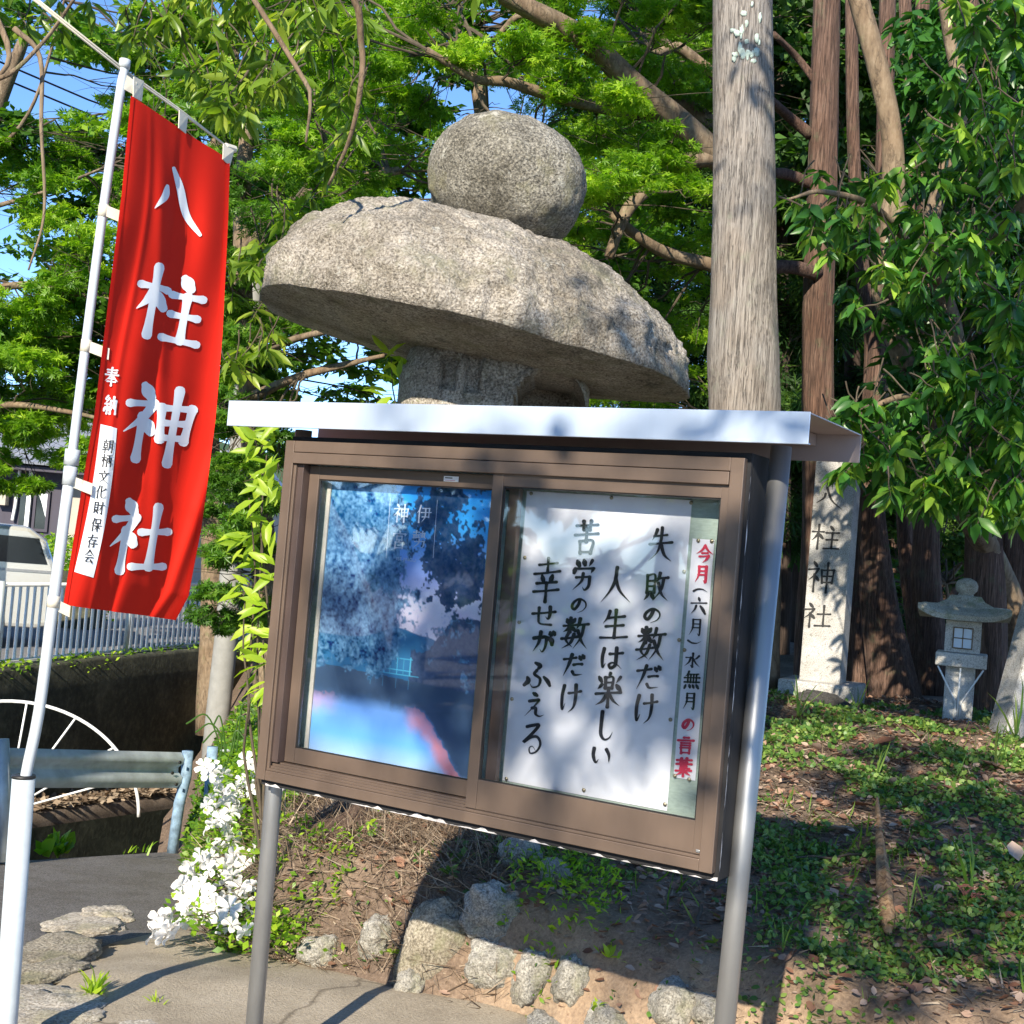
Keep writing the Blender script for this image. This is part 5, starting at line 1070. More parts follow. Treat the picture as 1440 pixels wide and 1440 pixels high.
# ------------------------------------------------------------ azalea with white flowers
random.seed(51)
AZ = [(290, 1075), (365, 1060), (385, 1150), (380, 1300), (300, 1340), (215, 1310), (225, 1275), (280, 1190), (285, 1120)]
def azpt(px, py): t = (py-1060)/280; return P(px, py, 6.9-1.95*t-.25*random.random())
ab = P(330, 1340, 4.95); az = empty('azalea_bush', (ab.x, ab.y, 0), 0, 'azalea bush covered in white blossoms at the corner of the bank', 'bush')
abv = Vector(az.location)
core = MB()
pts = scatter([(300, 1090), (400, 1080), (420, 1300), (330, 1330), (260, 1300)], 150)
for x, y in pts:
    p = azpt(x, y); q = Vector((p.x+.15+random.uniform(0, .2), p.y+.25, gpt(p.x+.2, p.y+.2)-.05)); core.tube([k-abv for k in wiggle(q, p, 4, .12)], list(np.linspace(.006, .002, 9)), 5, False)
core.build('twigs', M['twig'], az); az.children[-1]['kind'] = 'stuff'
C = np.array([tuple(azpt(x, y)) for x, y in scatter([(290, 1070), (400, 1060), (430, 1330), (330, 1345), (225, 1300), (280, 1190)], 2600)]); C[:, 1] += rng.random(len(C))*.3
leaves('foliage', 'leaf_maple', 'simple', C, rdir(len(C), .3), .035*rng.uniform(.6, 1.3, len(C)), az, .8, 1.1)
# a mound of soil and twigs behind the bush so it is not see-through
V, Fc = rock_mesh((0, 0, 0), .34, .8, .42, 3, .15, (40, 24)); mo = npmesh('bush_core', V, Fc, M['earth'], az, True); mo.location = (.30, 1.05, .02)
def flower_mesh(seed):
    r = random.Random(seed); V = []; Fc = []
    for k in range(5):
        a = 2*pi*k/5+r.uniform(-.1, .1); b = len(V); rows = [(.08, .06, 0), (.45, .26, .10), (.8, .36, .12), (1.0, .22, .02)]
        for i, (l, w, z) in enumerate(rows):
            for s in (-1, 0, 1): x = l*cos(a)-s*w*sin(a); y = l*sin(a)+s*w*cos(a); V.append((x, y, z+(.12*abs(s))+r.uniform(-.06, .06)+(.05*s if i == 2 else 0)+.05*k/5))
        for i in range(3):
            for s in (0, 1): q = b+i*3+s; Fc.append((q, q+1, q+4, q+3))
    return V, Fc
flm = [npmesh('flower', *flower_mesh(s), M['petal'], None, True, np.random.default_rng(s).random(60)) for s in range(4)]
fp = []
for poly, n in (([(288, 1080), (330, 1060), (345, 1130), (330, 1190), (290, 1160)], 26), ([(340, 1065), (365, 1060), (372, 1120), (345, 1120)], 9), ([(265, 1200), (320, 1185), (350, 1240), (300, 1290), (255, 1270)], 42), ([(330, 1190), (372, 1190), (362, 1270), (325, 1260)], 16), ([(215, 1285), (270, 1275), (275, 1312), (215, 1312)], 14), ([(285, 1275), (360, 1265), (355, 1310), (290, 1305)], 14)):
    fp += scatter(poly, n)
fp += [(395, 1090), (398, 1110), (388, 1210), (400, 1120)]
for i, (x, y) in enumerate(fp):
    o = flm[i % 4] if i < 4 else dup(flm[i % 4]); o.parent = az; p = azpt(x, y)+Vector((0, -.07, .01)); o.location = p-abv; s = random.uniform(.036, .052); o.scale = (s, s, s)
    d = Vector((random.gauss(-.2, .5), -1, random.gauss(.5, .4))); o.rotation_euler = (d.to_track_quat('Z', 'Y') @ Vector((0, 0, 1)).rotation_difference(Vector((0, 0, 1)))).to_euler(); o.rotation_euler.z += random.uniform(0, 6)

# ------------------------------------------------------------ ground cover on the bank
random.seed(61)
def bank_points(n, x0, x1, y0, y1, dens=lambda x, y: 1.):
    X = rng.uniform(x0, x1, n*2); Y = rng.uniform(y0, y1, n*2); ok = foot_dist(X, Y) > .03; X = X[ok]; Y = Y[ok]; ok = rng.random(len(X)) < dens(X, Y); X = X[ok][:n]; Y = Y[ok][:n]; return X, Y, bank_z(X, Y)
def patchy(sc, lo, hi, sh=0): return lambda x, y: np.clip((vnoise(x+sh, y+sh, sc)+.6*vnoise(x+sh, y, sc*2.7)-lo)/(hi-lo), 0, 1)
def sight(x, y): return np.clip((foot_dist(x, y)-.25)*2.2, .0, 1)
# tiny ivy leaves
X, Y, Z = bank_points(120000, -1.6, 4.4, 3.0, 9.5, lambda x, y: patchy(2.6, -.25, .9)(x, y)*np.clip((foot_dist(x, y)-.32+.5*np.clip((x-.55)*2, 0, 1))*2.5, .12, 1)*np.clip(1.25-y*.07, .2, 1))
C = np.stack([X, Y, Z+.012+.02*rng.random(len(X))], 1); tag(leaves('ivy_cover', 'leaf_ground', 'oval', C, rdir(len(C), .2), (.012+.0022*Y)*rng.uniform(.6, 1.5, len(C)), None, .7, 1.3), 'low creeping green ground cover spreading over the bank')
X, Y, Z = bank_points(7000, -1.6, 5, 3.0, 10.5, lambda x, y: patchy(.9, .0, .6, 20)(x, y)*sight(x, y))
C = np.stack([X, Y, Z-.005], 1); d = rdir(len(C), .9, .6); tag(leaves('grass_cover', 'grass', 'blade', C, d, .085*rng.uniform(.4, 1.5, len(C)), None, .6, 1.1, rng.random(len(C))*.8), 'thin green grass blades growing among the leaves on the bank')
X, Y, Z = bank_points(70000, -1.6, 4.6, 3.0, 10, lambda x, y: np.clip(.35+.5*vnoise(x, y, 1.1), .1, 1))
C = np.stack([X, Y, Z+.004+.012*rng.random(len(X))], 1); d = rng.normal(0, 1, (len(C), 3)); d[:, 2] *= .22; tag(leaves('needle_litter', 'litter', 'needle', C, d, .055*rng.uniform(.4, 1.5, len(C)), None, .6, 1.4), 'dry brown needles and twigs lying over the bank')
X, Y, Z = bank_points(24000, -1.5, 4.6, 3.0, 10.5)
C = np.stack([X, Y, Z+.012], 1); d = rng.normal(0, 1, (len(C), 3)); d[:, 2] *= .2; tag(leaves('leaf_litter', 'deadleaf', 'curl', C, d, .038*rng.uniform(.5, 1.3, len(C)), None, .35, 1.2), 'small curled brown leaves scattered over the bank')
# tangled dead twigs below the left half of the board
X, Y, Z = bank_points(12000, -1.6, .1, 4.5, 6.8); C = np.stack([X, Y, Z+.02*rng.random(len(X))], 1); d = rng.normal(0, 1, (len(C), 3)); d[:, 2] = np.abs(d[:, 2])*.5
tag(leaves('twig_tangle', 'litter', 'needle', C, d, .12*rng.uniform(.3, 1.6, len(C)), None, .6, .5), 'tangle of dry dead twigs under the left half of the board')
X, Y, Z = bank_points(30000, -2.6, .5, 4.3, 11.5, patchy(2.2, -.6, .2, 7)); C = np.stack([X, Y, Z+.03+.05*rng.random(len(X))], 1)
tag(leaves('weed_cover', 'leaf_maple', 'simple', C, rdir(len(C), .4), .032*rng.uniform(.6, 1.4, len(C)), None, .7, .8), 'small light green weeds among the dead twigs below the board')
# larger fallen leaves: things
proto = npmesh('fallen_leaf', *leafarr('curl', np.zeros((1, 3)), np.array([[0, 1., 0]]), np.array([1.]), upj=.01, wide=1.)[:2], M['deadleaf'], None, False, np.full(8, .5))
lvs = [proto.data]
for r_ in (.1, .85, 1.): q = proto.data.copy(); q.attributes['rnd'].data.foreach_set('value', np.full(8, r_, np.float32)); lvs.append(q)
FLV = [(1227, 1055, 36, 1), (1160, 1175, 34, 3), (1120, 1215, 22, 0), (1195, 1140, 28, 1), (1305, 1172, 26, 2), (1415, 1090, 34, 0), (1432, 1120, 26, 2), (1432, 1222, 34, 3), (1302, 1345, 30, 0), (1325, 1320, 26, 0), (1178, 1272, 24, 2), (1110, 1102, 26, 1), (1152, 1062, 22, 2), (1318, 1100, 24, 0), (1175, 1385, 24, 1), (880, 1228, 26, 1), (908, 1235, 26, 0), (805, 1265, 24, 1), (840, 1360, 18, 2), (835, 1100, 20, 0), (1060, 1370, 24, 2), (1255, 1110, 20, 3), (1400, 1300, 24, 1), (1088, 1258, 20, 2), (1290, 1410, 22, 1), (1240, 1200, 20, 2), (1345, 1120, 22, 1), (1380, 1165, 22, 0), (1270, 1075, 20, 1), (1400, 1200, 22, 2)]
FLL = []
for i, (px, py, s, mi) in enumerate(FLV):
    c_ = ['brown', 'tan', 'light brown', 'pale'][mi]; lm_ = [((1245, 1225), 'the rotten bark stick'), ((1365, 1270), 'the rusty cedar sprig'), ((1345, 1020), 'the small stone lantern'), ((1150, 1000), 'the name pillar base'), ((1060, 1200), 'the silver right post'), ((850, 1230), 'the board bottom'), ((1430, 1200), 'the right picture edge')]
    q_ = min(lm_, key=lambda a: (a[0][0]-px)**2+(a[0][1]-py)**2); dx_, dy_ = px-q_[0][0], py-q_[0][1]; side = ('right of ' if dx_ > 0 else 'left of ') if abs(dx_) > abs(dy_) else ('below ' if dy_ > 0 else 'above ')
    dd_ = sqrt(dx_*dx_+dy_*dy_); FLL.append(('large ' if s > 28 else '')+c_+' fallen leaf '+('close ' if dd_ < 45 else ('well ' if dd_ > 90 else ''))+side+q_[1])
for i, (px, py, s, mi) in enumerate(FLV):
    p = on_bank(px, py); o = proto if i == 0 else dup(proto); o.data = lvs[mi]; k = s*1.15*p.y/F; o.scale = (k, k, k); o.location = p+Vector((0, 0, .025)); o.rotation_euler = (random.uniform(-.1, .5), random.uniform(-.4, .4), random.uniform(0, 6.28))
    tag(o, FLL[i], 'leaf', 'large fallen leaves on the bank')
# tall single grass shoots
for i, (px, py, h) in enumerate([(1365, 1270, 120), (1277, 1290, 60), (1122, 1010, 70), (1205, 1000, 50), (1232, 1095, 60), (1100, 1340, 50), (1185, 1030, 45), (1270, 1400, 60), (1340, 1100, 50), (1400, 1080, 80), (1428, 1040, 90)]):
    p = on_bank(px, py); mbs = MB(); k = h*p.y/F; g = empty('grass_tuft', tuple(p), 0, ['tall single grass shoot standing beside the cedar sprig', 'short grass shoot right of the bark stick', 'grass shoot in front of the name pillar base', 'small grass shoot right of the name pillar base', 'grass shoot above the tip of the bark stick', 'low grass shoot beside the silver post', 'small grass shoot between pillar and small lantern', 'grass shoot below the foot of the bark stick', 'grass shoot in front of the small lantern', 'grass shoot below the leaning slab', 'tall grass shoot at the foot of the leaning slab'][i], 'grass', 'tall grass shoots on the bank')
    n_ = 5; C = np.zeros((n_, 3)); d = rdir(n_, 1.6, .5); V, Fc, kk = leafarr('blade', C, d, k*rng.uniform(.6, 1.1, n_), upj=.4, wide=.75); npmesh('blades', V, Fc, M['leaf_ground' if i % 3 else 'grass'], g, False, np.repeat(rng.random(n_), kk))
# rotten bark stick, dead cedar sprig, small branches
a = on_bank(1232, 1128); b = on_bank(1238, 1220); c = on_bank(1247, 1326); up = Vector((0, -.01, .03))
stk = MB().tube([q+up for q in catmull([a, b, c], 8)], [.006, .009, .011, .013, .015, .017, .018, .020, .022, .023, .024, .024, .023, .021, .024, .018, .010], 14, wob=.5)
M['rotwood'] = bark('rotten_wood', (.14, .07, .03), (.36, .22, .11), (.55, .39, .22), 30, 1., None, .2)
tag(stk.build('bark_stick', M['rotwood'], None, True), 'long pointed piece of rotten tan wood lying down the bank', 'stick')
for i, (p0, p1, r) in enumerate([((1140, 1225), (1205, 1205), .006), ((1105, 1215), (1215, 1210), .005), ((1395, 1320), (1438, 1250), .007), ((1010, 1215), (1040, 1260), .005), ((978, 1315), (985, 1285), .007)]):
    a = on_bank(*p0); b = on_bank(*p1); o = MB().tube([q+Vector((0, 0, .02)) for q in wiggle(a, b, 5, .06)], r, 7).build('twig', M['twig'], None, True); tag(o, ['dry twig left of the bark stick', 'long dry twig between post and bark stick', 'pale twig near the right edge', 'dry twig behind the silver post', 'short pale twig under the board corner'][i], 'twig', 'fallen twigs on the bank')
p = on_bank(1365, 1270); sprg = MB()
for k in range(34):
    a = random.uniform(-.6, .6); t = random.random(); s = Vector((.13*t-.06, -.02, .03+.03*(1-t)-.10*t)); e = s+Vector((random.uniform(.02, .07), random.uniform(-.02, .02), random.uniform(-.05, .03)))
    sprg.tube([s, (s+e)/2+Vector((0, 0, .006)), e], [.003, .0028, .0012], 5)
M['rust'] = simple('rusty_brown_needles', (.33, .12, .08), .9, 0, .3, 60)
o = sprg.build('cedar_sprig', M['rust'], None, loc=p); tag(o, 'rusty brown dead cedar sprig lying on the right of the bank', 'sprig')
p = on_bank(1150, 1000)
V, Fc = rock_mesh((0, 0, 0), .20, .12, .07, 5, .25, (40, 24), .25); o = npmesh('dark_rock', V, Fc, M['darkrock'], None, True); o.location = P(1165, 990, 9.1); tag(o, 'black rock lying against the base of the name pillar', 'rock')
# bright weeds: broad leaves in the shade below the board, tufts on the apron
for i, (px, py, n_, s, mt) in enumerate([(650, 1215, 9, .055, 'leaf_ground'), (700, 1205, 8, .05, 'leaf_ground'), (630, 1235, 8, .045, 'leaf_ground'), (855, 1355, 6, .05, 'leaf_yellow'), (555, 1345, 10, .04, 'leaf_yellow'), (840, 1430, 9, .05, 'leaf_yellow'), (1005, 1330, 6, .04, 'grass')]):
    p = on_bank(px, py); g = empty('weed', tuple(p+Vector((0, -.01, .01))), 0, ['broad leaved weed in the shade below the board', 'dark leaved weed above the round stone', 'small weed left of the round stone', 'bright weed right of the row of stones', 'yellow green weed beside the tall brown rock', 'bright weed at the bottom between the stones', 'thin weed beside the silver post'][i], 'weed', 'weeds among the bank stones')
    V, Fc, kk = leafarr('laurel', np.zeros((n_, 3)), rdir(n_, .7, .8), s*rng.uniform(.7, 1.2, n_), upj=.5, wide=1.2); npmesh('leaves', V, Fc, M[mt], g, False, np.repeat(rng.random(n_), kk))
for i, (px, py, n_, s, l) in enumerate([(131, 1400, 46, .085, 'yellow green grass tuft growing beside the border rocks'), (218, 1412, 16, .04, 'tiny pale weed growing on the concrete apron'), (75, 1200, 26, .14, 'leafy green fern hanging at the canal edge left of the socket tube'), (195, 1198, 12, .08, 'few green weeds at the edge of the lane by the guardrail')]):
    p = G(px, py, 0.03) if i < 2 else G(px, py, float(road_z(8.2))); n2 = n_; V, Fc, kk = leafarr('blade' if i != 2 else 'laurel', rng.normal(0, .012 if i < 2 else .06, (n2, 3))*np.array([1, 1, 0]), rdir(n2, 1.3, .9), s*rng.uniform(.5, 1.2, n2), upj=.6, wide=2.2)
    o = npmesh('weed_tuft', V, Fc, M['leaf_yellow' if i < 2 else 'leaf_maple'], None, False, np.repeat(rng.random(n2), kk)); o.location = p; tag(o, l, 'weed')
p = P(305, 1060, 8.2); g = empty('seed_grass', (p.x, p.y, gpt(p.x, p.y)), 0, 'arching seed grass stalks beside the guardrail end post', 'grass')
for k, (x, y, xe, ye) in enumerate([(310, 1040, 262, 1018), (312, 1030, 275, 1030), (318, 1040, 285, 1045), (322, 1045, 345, 1040), (330, 1050, 358, 1003), (316, 1040, 300, 1020), (325, 1045, 352, 1020)]):
    b_ = Vector((p.x+random.uniform(-.03, .1), p.y, g.location.z)); mid = P(x+(xe-x)*.4, min(y, ye)-12, 8.2); e = P(xe, ye, 8.2)
    MB().tube([q-Vector(g.location) for q in catmull([b_, P(x, y+20, 8.2), mid, e], 5)], list(np.linspace(.004, .006, 16)), 5).build('stalk', M['grass'], g)

# ------------------------------------------------------------ guardrail, fan guard, canal-side railing, utility pole
gr = empty('guardrail', tuple(G(100, 1200, float(road_z(8.2)))), 0, 'weathered galvanised guardrail beam on bluish posts along the lane', 'guardrail')
go = Vector(gr.location); RA = (-2.95, 7.34); RB = (-2.06, 9.12)
rd = Vector((RB[0]-RA[0], RB[1]-RA[1], 0)).normalized(); rn = Vector((rd.y, -rd.x, 0))
def railz(px, py, D): return P(px, py, D)
A_t, A_b = P(-60, 1050, 7.35), P(-60, 1108, 7.35); B_t, B_b = P(255, 1058, 8.95), P(250, 1108, 8.95)
pa = [(0, 0.), (.15, .018), (.30, .018), (.42, -.006), (.55, -.006), (.68, .018), (.84, .018), (1, 0.)]
V = []; Fc = []
for i in range(13):
    t = i/12; T_ = A_t.lerp(B_t, t); B_ = A_b.lerp(B_b, t)
    for q, o_ in pa: V.append(tuple(T_.lerp(B_, q)+Vector((.9, -.44, 0))*o_*1.6-go))
    for q, o_ in pa: V.append(tuple(T_.lerp(B_, q)+Vector((.9, -.44, 0))*(o_*1.6-.006)-go))
    if i:
        for k in range(7): a = (i-1)*16+k; Fc.append((a, a+1, a+17, a+16)); a += 8; Fc.append((a, a+16, a+17, a+1))
npmesh('beam', V, Fc, M['galv'], gr)
for px, py in ((233, 1070), (247, 1071), (236.5, 1086), (230, 1101), (242, 1102)):
    D = 8.86; p = P(px, py, D)+Vector((.9, -.44, 0))*.03; MB().tube([p-go, p+Vector((.9, -.44, 0))*.012-go], .011, 8).build('bolt', M['dark'], gr)
mb = MB().tube([P(264, 1056, 8.98)-go, P(262, 1090, 8.98)-go, P(252, 1130, 8.97)-go, P(242, 1202, 8.95)-go], .038, 16).build('post', M['bluepost'], gr, True)
MB().tube([P(299, 1050, 9.3)-go, P(294, 1120, 9.3)-go, P(288, 1197, 9.3)-go], .038, 16).build('post', M['bluepost'], gr, True)
MB().tube([P(310, 1056, 9.32)-go, P(380, 1052, 9.8)-go], .01, 8).build('end_rail', M['galv'], gr, True)
MB().tube([P(0, 1040, 7.6)-go, P(6, 1210, 7.6)-go], .05, 16).build('post', M['galv'], gr, True)
fg = empty('fan_guard', tuple(P(10, 1141, 10.2)), 0, 'white metal fan shaped guard with spokes rising behind the guardrail', 'guard')
fo = Vector(fg.location)
arc = [P(10+185*cos(t), 1141-155*sin(t), 10.2)-fo for t in np.linspace(-.05, pi*.62, 30)]; MB().tube(arc, .013, 10).build('arc_rim', M['white_rail'], fg, True)
for t in (.32, .62, 1.02, 1.42, 1.78): MB().tube([P(10+26*cos(t), 1141-22*sin(t), 10.2)-fo, P(10+184*cos(t), 1141-154*sin(t), 10.2)-fo], .0085, 8).build('spoke', M['white_rail'], fg, True)
MB().tube([P(10-26, 1150, 10.2)-fo, P(10, 1119, 10.2)-fo, P(36, 1141, 10.2)-fo, P(10, 1163, 10.2)-fo], .01, 8).build('hub', M['white_rail'], fg)
MB().tube([P(-10, 1150, 10.2)-fo, Vector((-.1, 0, -2.2))], .02, 8).build('stay', M['white_rail'], fg)
# white railing along the far wall
RF0 = (WX(9.5)-.25, 9.5); RF1 = (WX(27)-.25, 27.)
wr = empty('white_railing', (WX(12.65)-.25, 12.65, 0), 0, 'white upright bar railing along the far side of the canal', 'railing'); wo = Vector(wr.location)
def rp(y, z): return Vector((WX(y)-.25, y, z))-wo
ra = atan2(1, .278)
bal = None
for z, r in ((.86, .021), (.10, .016)): MB().tube([rp(9.5, z), rp(27, z)], r, 8).build('rail', M['white_rail'], wr, True)
for y in np.arange(9.6, 27, .115):
    if bal is None: bal = MB().tube([(0, 0, .10), (0, 0, .86)], .017, 6).build('baluster', M['white_rail'], wr); bal.location = rp(y, 0)
    else: dup(bal, wr, rp(y, 0))
pstm = None
for y in (10.5, 12.95, 15.2, 17.6, 20, 22.4, 24.8):
    if pstm is None: pstm = MB().tube([(.03, 0, -.05), (.03, 0, .90)], .032, 12).build('rail_post', M['galv'], wr, True); pstm.location = rp(y, 0)
    else: dup(pstm, wr, rp(y, 0))
up_ = empty('utility_pole', tuple(P(303, 1075, 12.6)), 0, 'pale round concrete utility pole standing left of the notice board', 'utility pole'); uo = Vector(up_.location)
MB().tube([Vector((-.02, 0, -.6)), P(306, 1010, 12.6)-uo, P(320, 880, 12.6)-uo, P(331, 720, 12.6)-uo, P(344, 540, 12.6)-uo, P(357, 370, 12.6)-uo], [.12, .115, .11, .105, .10, .095], 28).build('pole_shaft', M['polecon'], up_, True)
for i, (x0, y0, x1, y1) in enumerate([(-40, 70, 210, 160), (-40, 92, 230, 185)]):
    a, b = P(x0, y0, 16), P(x1+160, y1+60, 22); o = MB().tube([a, a.lerp(b, .33)-Vector((0, 0, .1)), a.lerp(b, .66)-Vector((0, 0, .1)), b], .014, 5).build('overhead_wire', M['dark']); tag(o, ['upper', 'lower'][i]+' black overhead wire crossing the sky at upper left', 'wire')
random.seed(71)
X = []; 
for k in range(900): y = random.uniform(11, 24); X.append((WX(y)-.15+random.gauss(0, .06), y, .06+random.random()*.05))
for cx, y in ((0, 12.9), (0, 14.1), (0, 17.2)):
    for k in range(160): yy = y+random.gauss(0, .25); X.append((WX(yy)-.1+random.gauss(0, .08), yy, .06+random.random()*.16-.1))
X = np.array(X); tag(leaves('wall_weeds', 'leaf_maple', 'simple', X, rdir(len(X), .3), .06*rng.uniform(.5, 1.3, len(X)), None, .7), 'weeds and moss growing along the top of the canal wall')

# ------------------------------------------------------------ van, house, hedge beyond the canal
vn = empty('parked_van', tuple(P(60, 905, 15.4))[:2]+(0,), radians(21), 'silver beige van with dark tinted windows parked behind the white railing', 'van')
M['vanpaint'] = simple('silver_beige_paint', (.58, .58, .55), .25, .4, .03, 2); M['vandark'] = simple('tinted_glass', (.015, .02, .025), .08, 0, .2, 1); M['tyre'] = simple('tyre_rubber', (.02, .02, .02), .85, 0, .2, 20)
zt = P(0, 738, 15.4).z; prof = [(.08, .30), (.10, .62), (.08, .90), (.05, 1.0), (-.06, zt-.14), (-.26, zt), (-1.2, zt+.03), (-2.6, zt), (-3.3, 1.0), (-4.1, .88), (-4.2, .35), (-3.9, .25), (-.1, .25)]
mb = MB().prism(prof, 0, 1.55); mb.build('body', M['vanpaint'], vn, bevel=.05)
mb = MB().prism([(-.03, 1.0), (-.15, zt-.12), (-1.0, zt-.10), (-1.0, 1.0)], -.006, .02); mb.build('side_window', M['vandark'], vn)
MB().prism([(-1.08, 1.0), (-1.08, zt-.10), (-2.0, zt-.10), (-2.0, 1.0)], -.006, .02).build('side_window', M['vandark'], vn)
MB().prism([(-2.08, 1.0), (-2.08, zt-.10), (-2.6, zt-.12), (-3.1, 1.0)], -.006, .02).build('side_window', M['vandark'], vn)
MB().box(-4.0, .06, -.012, -.001, .90, .93).build('side_trim', M['alu'], vn); MB().box(-.95, -.65, -.03, -.001, .80, .83).build('door_handle', M['alu'], vn); MB().box(.02, .09, .05, .30, .62, .85).build('tail_lamp', M['redink'], vn)
for x in (-.75, -3.35):
    for y in (-.01, 1.38): MB().tube([(x, y, .31), (x, y+.18, .31)], .31, 28).build('wheel', M['tyre'], vn); MB().tube([(x, y-.012, .31), (x, y, .31)], .19, 20).build('hubcap', M['alu'], vn)
hs = empty('house', tuple(P(60, 830, 24))[:2]+(0,), 0, 'dark single storey house with tiled roof and white curtained window', 'house'); ho = Vector(hs.location)
M['housewall'] = simple('dark_wooden_wall', (.055, .05, .07), .8, 0, .15, 4, .1, (1, 1, .1)); M['beigewall'] = simple('beige_mortar_wall', (.42, .38, .32), .9, 0, .06, 5); M['tile'] = simple('blue_grey_roof_tile', (.22, .24, .28), .5, 0, .2, 6)
def hx(px): return P(px, 760, 24).x-ho.x
def hz(py): return P(60, py, 24).z
MB().box(hx(-260), hx(80), 0, 6, 0, hz(645)).build('wall', M['housewall'], hs); MB().box(hx(80)+.003, hx(190), .2, 6, 0, hz(640)).build('wall', M['beigewall'], hs)
def roofp(x0, x1, y0, y1, z0, z1, nx, ny):
    rt_ = MB().prism([(x0, 0), (x1, 0), (x1, .02), (x0, .02)], 0, .01)
    th = atan2(z1-z0, y1-y0); L = sqrt((z1-z0)**2+(y1-y0)**2)
    t0 = MB().box(0, (x1-x0)/nx*.96, -.03, L/ny*1.05, 0, .045)
    first = None
    for i in range(nx):
        for j in range(ny):
            p = (x0+(x1-x0)*i/nx, y0+cos(th)*L*j/ny, z0+sin(th)*L*j/ny)
            if first is None: first = t0.build('roof_tile', M['tile'], hs, loc=p); first.rotation_euler.x = th-.05
            else: dup(first, hs, p)
roofp(hx(-200), hx(130), -.6, 3, hz(655), hz(655)+1.5, 22, 9)
MB().box(hx(-205), hx(135), -.5, 3, hz(655)-.12, hz(655)-.04).build('eave', M['housewall'], hs)
f_ = MB(); ring(f_, hx(43), hx(66), hz(748), hz(690), .05, -.05, 0); f_.build('window_frame', M['housewall'], hs); MB().box(hx(43)+.05, hx(66)-.05, -.03, -.01, hz(748)+.05, hz(690)-.05).build('window_pane', M['vandark'], hs)
cu = MB(); cu.prism([(hx(48), hz(693)), (hx(65), hz(693)), (hx(65), hz(735)), (hx(60), hz(722)), (hx(54), hz(705))], -.045, -.035); cu.build('curtain', M['whiteprint'], hs)
MB().box(hx(34), hx(40), -.09, -.02, 0, hz(655)-.1).build('door_post', M['white_rail'], hs); MB().box(hx(24), hx(33), -.03, -.004, 0, hz(690)).build('door', M['vandark'], hs); MB().box(hx(-6), hx(8), -.2, -.03, hz(715), hz(692)).build('meter_box', M['beigewall'], hs)
MB().tube([(hx(17), -.08, hz(735)), (hx(19), -.08, hz(715)), (hx(21), -.08, hz(650))], .03, 8).build('downpipe', M['white_rail'], hs)
hd = empty('hedge', tuple(P(80, 830, 19))[:2]+(0,), 0, 'clipped yellow green hedge between the house and the van', 'hedge'); hv = Vector(hd.location)
C = rng.uniform([P(55, 800, 19).x, 18.8, .05], [P(140, 800, 19).x, 19.8, P(80, 752, 19).z], (5200, 3)); leaves('foliage', 'leaf_maple', 'simple', C, rdir(len(C), .2), .07*rng.uniform(.6, 1.2, len(C)), hd, .8, 1.1)
MB().box(-.25, .6, -.3, .4, 0, .8).build('hedge_core', M['moss'], hd)
# second house wall and distant hills behind the trees on the left
h2 = empty('white_house', tuple(P(250, 840, 34))[:2]+(0,), 0, 'pale house half hidden by the maples behind the railing', 'house'); 
MB().box(-2.4, 1.6, 0, 5, 0, 2.6).build('wall', M['beigewall'], h2); MB().prism([(-2.7, 2.603), (1.9, 2.603), (1.0, 3.6), (-1.8, 3.6)], -.4, 5.4).build('roof', M['tile'], h2); MB().box(-1.5, -.4, -.03, -.003, .9, 1.9).build('window', M['vandark'], h2)
V = []; Fc = []; nh = 60
for i in range(nh+1):
    a = radians(-45+90*i/nh); h = 16+12*mn.noise(Vector((i*.11, 3, 0)))+4*mn.noise(Vector((i*.5, 1, 0)))
    V += [(200*sin(a), 200*cos(a), -3), (230*sin(a), 230*cos(a), h), (300*sin(a), 300*cos(a), -3)]
    if i: a_ = 3*(i-1); Fc += [(a_, a_+1, a_+4, a_+3), (a_+1, a_+2, a_+5, a_+4)]
tag(npmesh('hills', V, Fc, _ground('wooded_hill', (.02, .05, .02), (.04, .09, .035), (.07, .13, .05), .2)), 'green wooded hills beyond the houses', kind='structure')
# small white railing far behind the cedar feet
wf = empty('park_railing', tuple(P(1215, 960, 20))[:2]+(float(bank_z(P(1215, 960, 20).x, 20))-.05,), 0, 'white railing glimpsed between the cedar trunks', 'railing')
for z in (.45, .9): MB().box(-.4, 3.2, 0, .05, z, z+.08).build('rail', M['white_rail'], wf)
for x in (-.2, .9, 2., 3.1): MB().box(x, x+.1, -.003, .06, 0, 1.05).build('post', M['white_rail'], wf)

# ------------------------------------------------------------ trees behind the viewer: they throw the dappled shade and show in the glass
random.seed(81)
def shade_tree(x, y, h, label, cl, n, size=.14):
    t = empty('shade_tree', (x, y, 0), 0, label, 'tree', 'trees behind the viewer')
    MB().tube(catmull([(0, 0, -.1), (.1, 0, h*.4), (-.1, .1, h*.8), (0, 0, h*1.1)], 5), list(np.linspace(.22, .06, 16)), 14, wob=.15).build('trunk', M['bark_brown'], t, True)
    C = []; tw = MB()
    for c in cl:
        c = np.array(c); tw.tube([Vector(q) for q in wiggle((0, 0, h*.6), c, 5, .1)], list(np.linspace(.05, .01, 11)), 6, False); k = max(3, n//110)
        for s_ in clump(c, (1.1, 1.1, .6), k): C.append(clump(s_, (.42, .42, .2), n//k))
    tw.build('branches', M['bark_brown'], t); C = np.concatenate(C)+np.array([x, y, 0]); leaves('foliage', 'leaf_laurel', 'laurel', C, rdir(len(C), -.4), size*rng.uniform(.7, 1.2, len(C)), t, .5, 1.2)
def shadow_clumps(tx, ty, tz, h):     # crown position on the sun line through a ground target
    t = (h-tz)/sund.z; return (tx+sund.x*t, ty+sund.y*t, h)
T1 = (2.6, -4.6); T2 = (-4.5, -7.0)
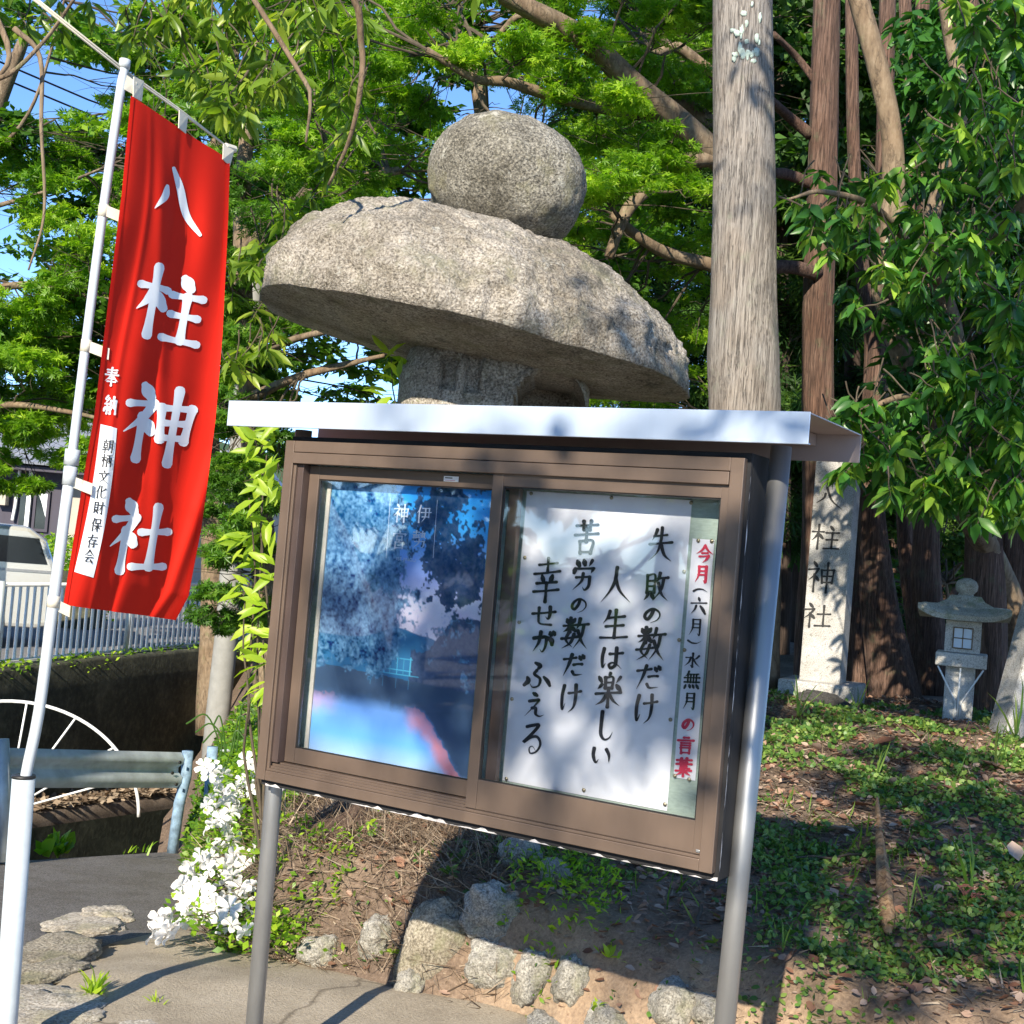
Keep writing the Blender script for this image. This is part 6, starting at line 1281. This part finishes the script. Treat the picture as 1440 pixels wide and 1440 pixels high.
tg = [(x, y, .6, h) for x, y, h in ((1.2, 4.3, 4.6), (1.9, 4.0, 4.8), (1.5, 5.2, 5.0), (2.3, 5.1, 5.0), (1.0, 6.2, 5.2), (2.0, 6.6, 5.3), (2.9, 6.0, 5.2), (2.6, 8.2, 5.8), (3.6, 7.4, 5.6), (3.3, 9.6, 6.4), (4.3, 9.0, 6.2), (1.3, 8.4, 6))]
tg += [(2.7, 4.4, .6, 4.6), (2.9, 8.6, 2.6, 7.2), (3.9, 7.2, 3.0, 6.9), (1.25, 7.5, 4.2, 7.4), (1.9, 11, 3.6, 8.2), (3.6, 11, 1.5, 7.6)]
shade_tree(T1[0], T1[1], 5.0, 'leafy tree behind the viewer casting dappled shade on the bank', [(a-T1[0], b-T1[1], c) for a, b, c in (shadow_clumps(*q) for q in tg)], 330)
tg2 = [(-.05, 3.3, 1.75, 8.5), (.25, 3.15, 1.5, 8.0)]
shade_tree(T2[0], T2[1], 4.2, 'slender tree behind the viewer at the left', [(a-T2[0], b-T2[1], c) for a, b, c in (shadow_clumps(*q) for q in tg2)]+[(-1.5, -1, 5), (-2, 1, 4.6), (0, -2, 5.4)], 150)

random.seed(91)
for i, (x, y, h) in enumerate([(-9.5, 1.5, 6), (-11, -1.5, 7), (-9.5, -4.5, 6.5), (-14, 3.5, 8), (-13, -6.5, 8), (-8, -7.5, 6)]):
    shade_tree(x, y, h*.6, ['wide tree across the lane to the left of the viewer', 'leafy tree behind the viewer at the left', 'round crowned tree behind the viewer', 'large tree beyond the lane at the far left', 'tall tree far behind the viewer', 'bushy tree right behind the viewer'][i], [(random.uniform(-1.8, 1.8), random.uniform(-1.8, 1.8), random.uniform(.2, h)) for _ in range(20)], 420, .34)
random.seed(95)
yy = rng.uniform(11.2, 18, 5200); xx2 = np.array([WX(y)+random.random()*(.34+.15*max(0, y-12.7)*.5) for y in yy]); C = np.stack([xx2, yy, -1.255-.08*(yy-12.7)+.02*rng.random(len(yy))], 1); d = rng.normal(0, 1, (len(C), 3)); d[:, 2] *= .2
tag(leaves('ledge_litter', 'litter', 'simple', C, d, .09*rng.uniform(.5, 1.4, len(C)), None, .4, 1.1), 'dry leaves lying on the ledge in the canal')
bright(1330, 13, [(1330, 900), (1335, 860), (1330, 820)], 'low dark shrub behind the small lantern', fillc(1190, 1460, 700, 960, 12.3, 14.5, 50, 44, 330), mat='leaf_conifer', size=.10, trunk=.03)

X, Y, Z = bank_points(14000, -3.2, -.9, 5.0, 11.5, lambda x, y: 1.*(foot_dist(x, y) < .55)); C = np.stack([X, Y, Z+.06*rng.random(len(X))], 1)
tag(leaves('edge_cover', 'leaf_maple_dark', 'oval', C, rdir(len(C), .3), .05*rng.uniform(.5, 1.4, len(C)), None, .8, 1.), 'leafy green cover on the canal side edge of the bank behind the azalea')
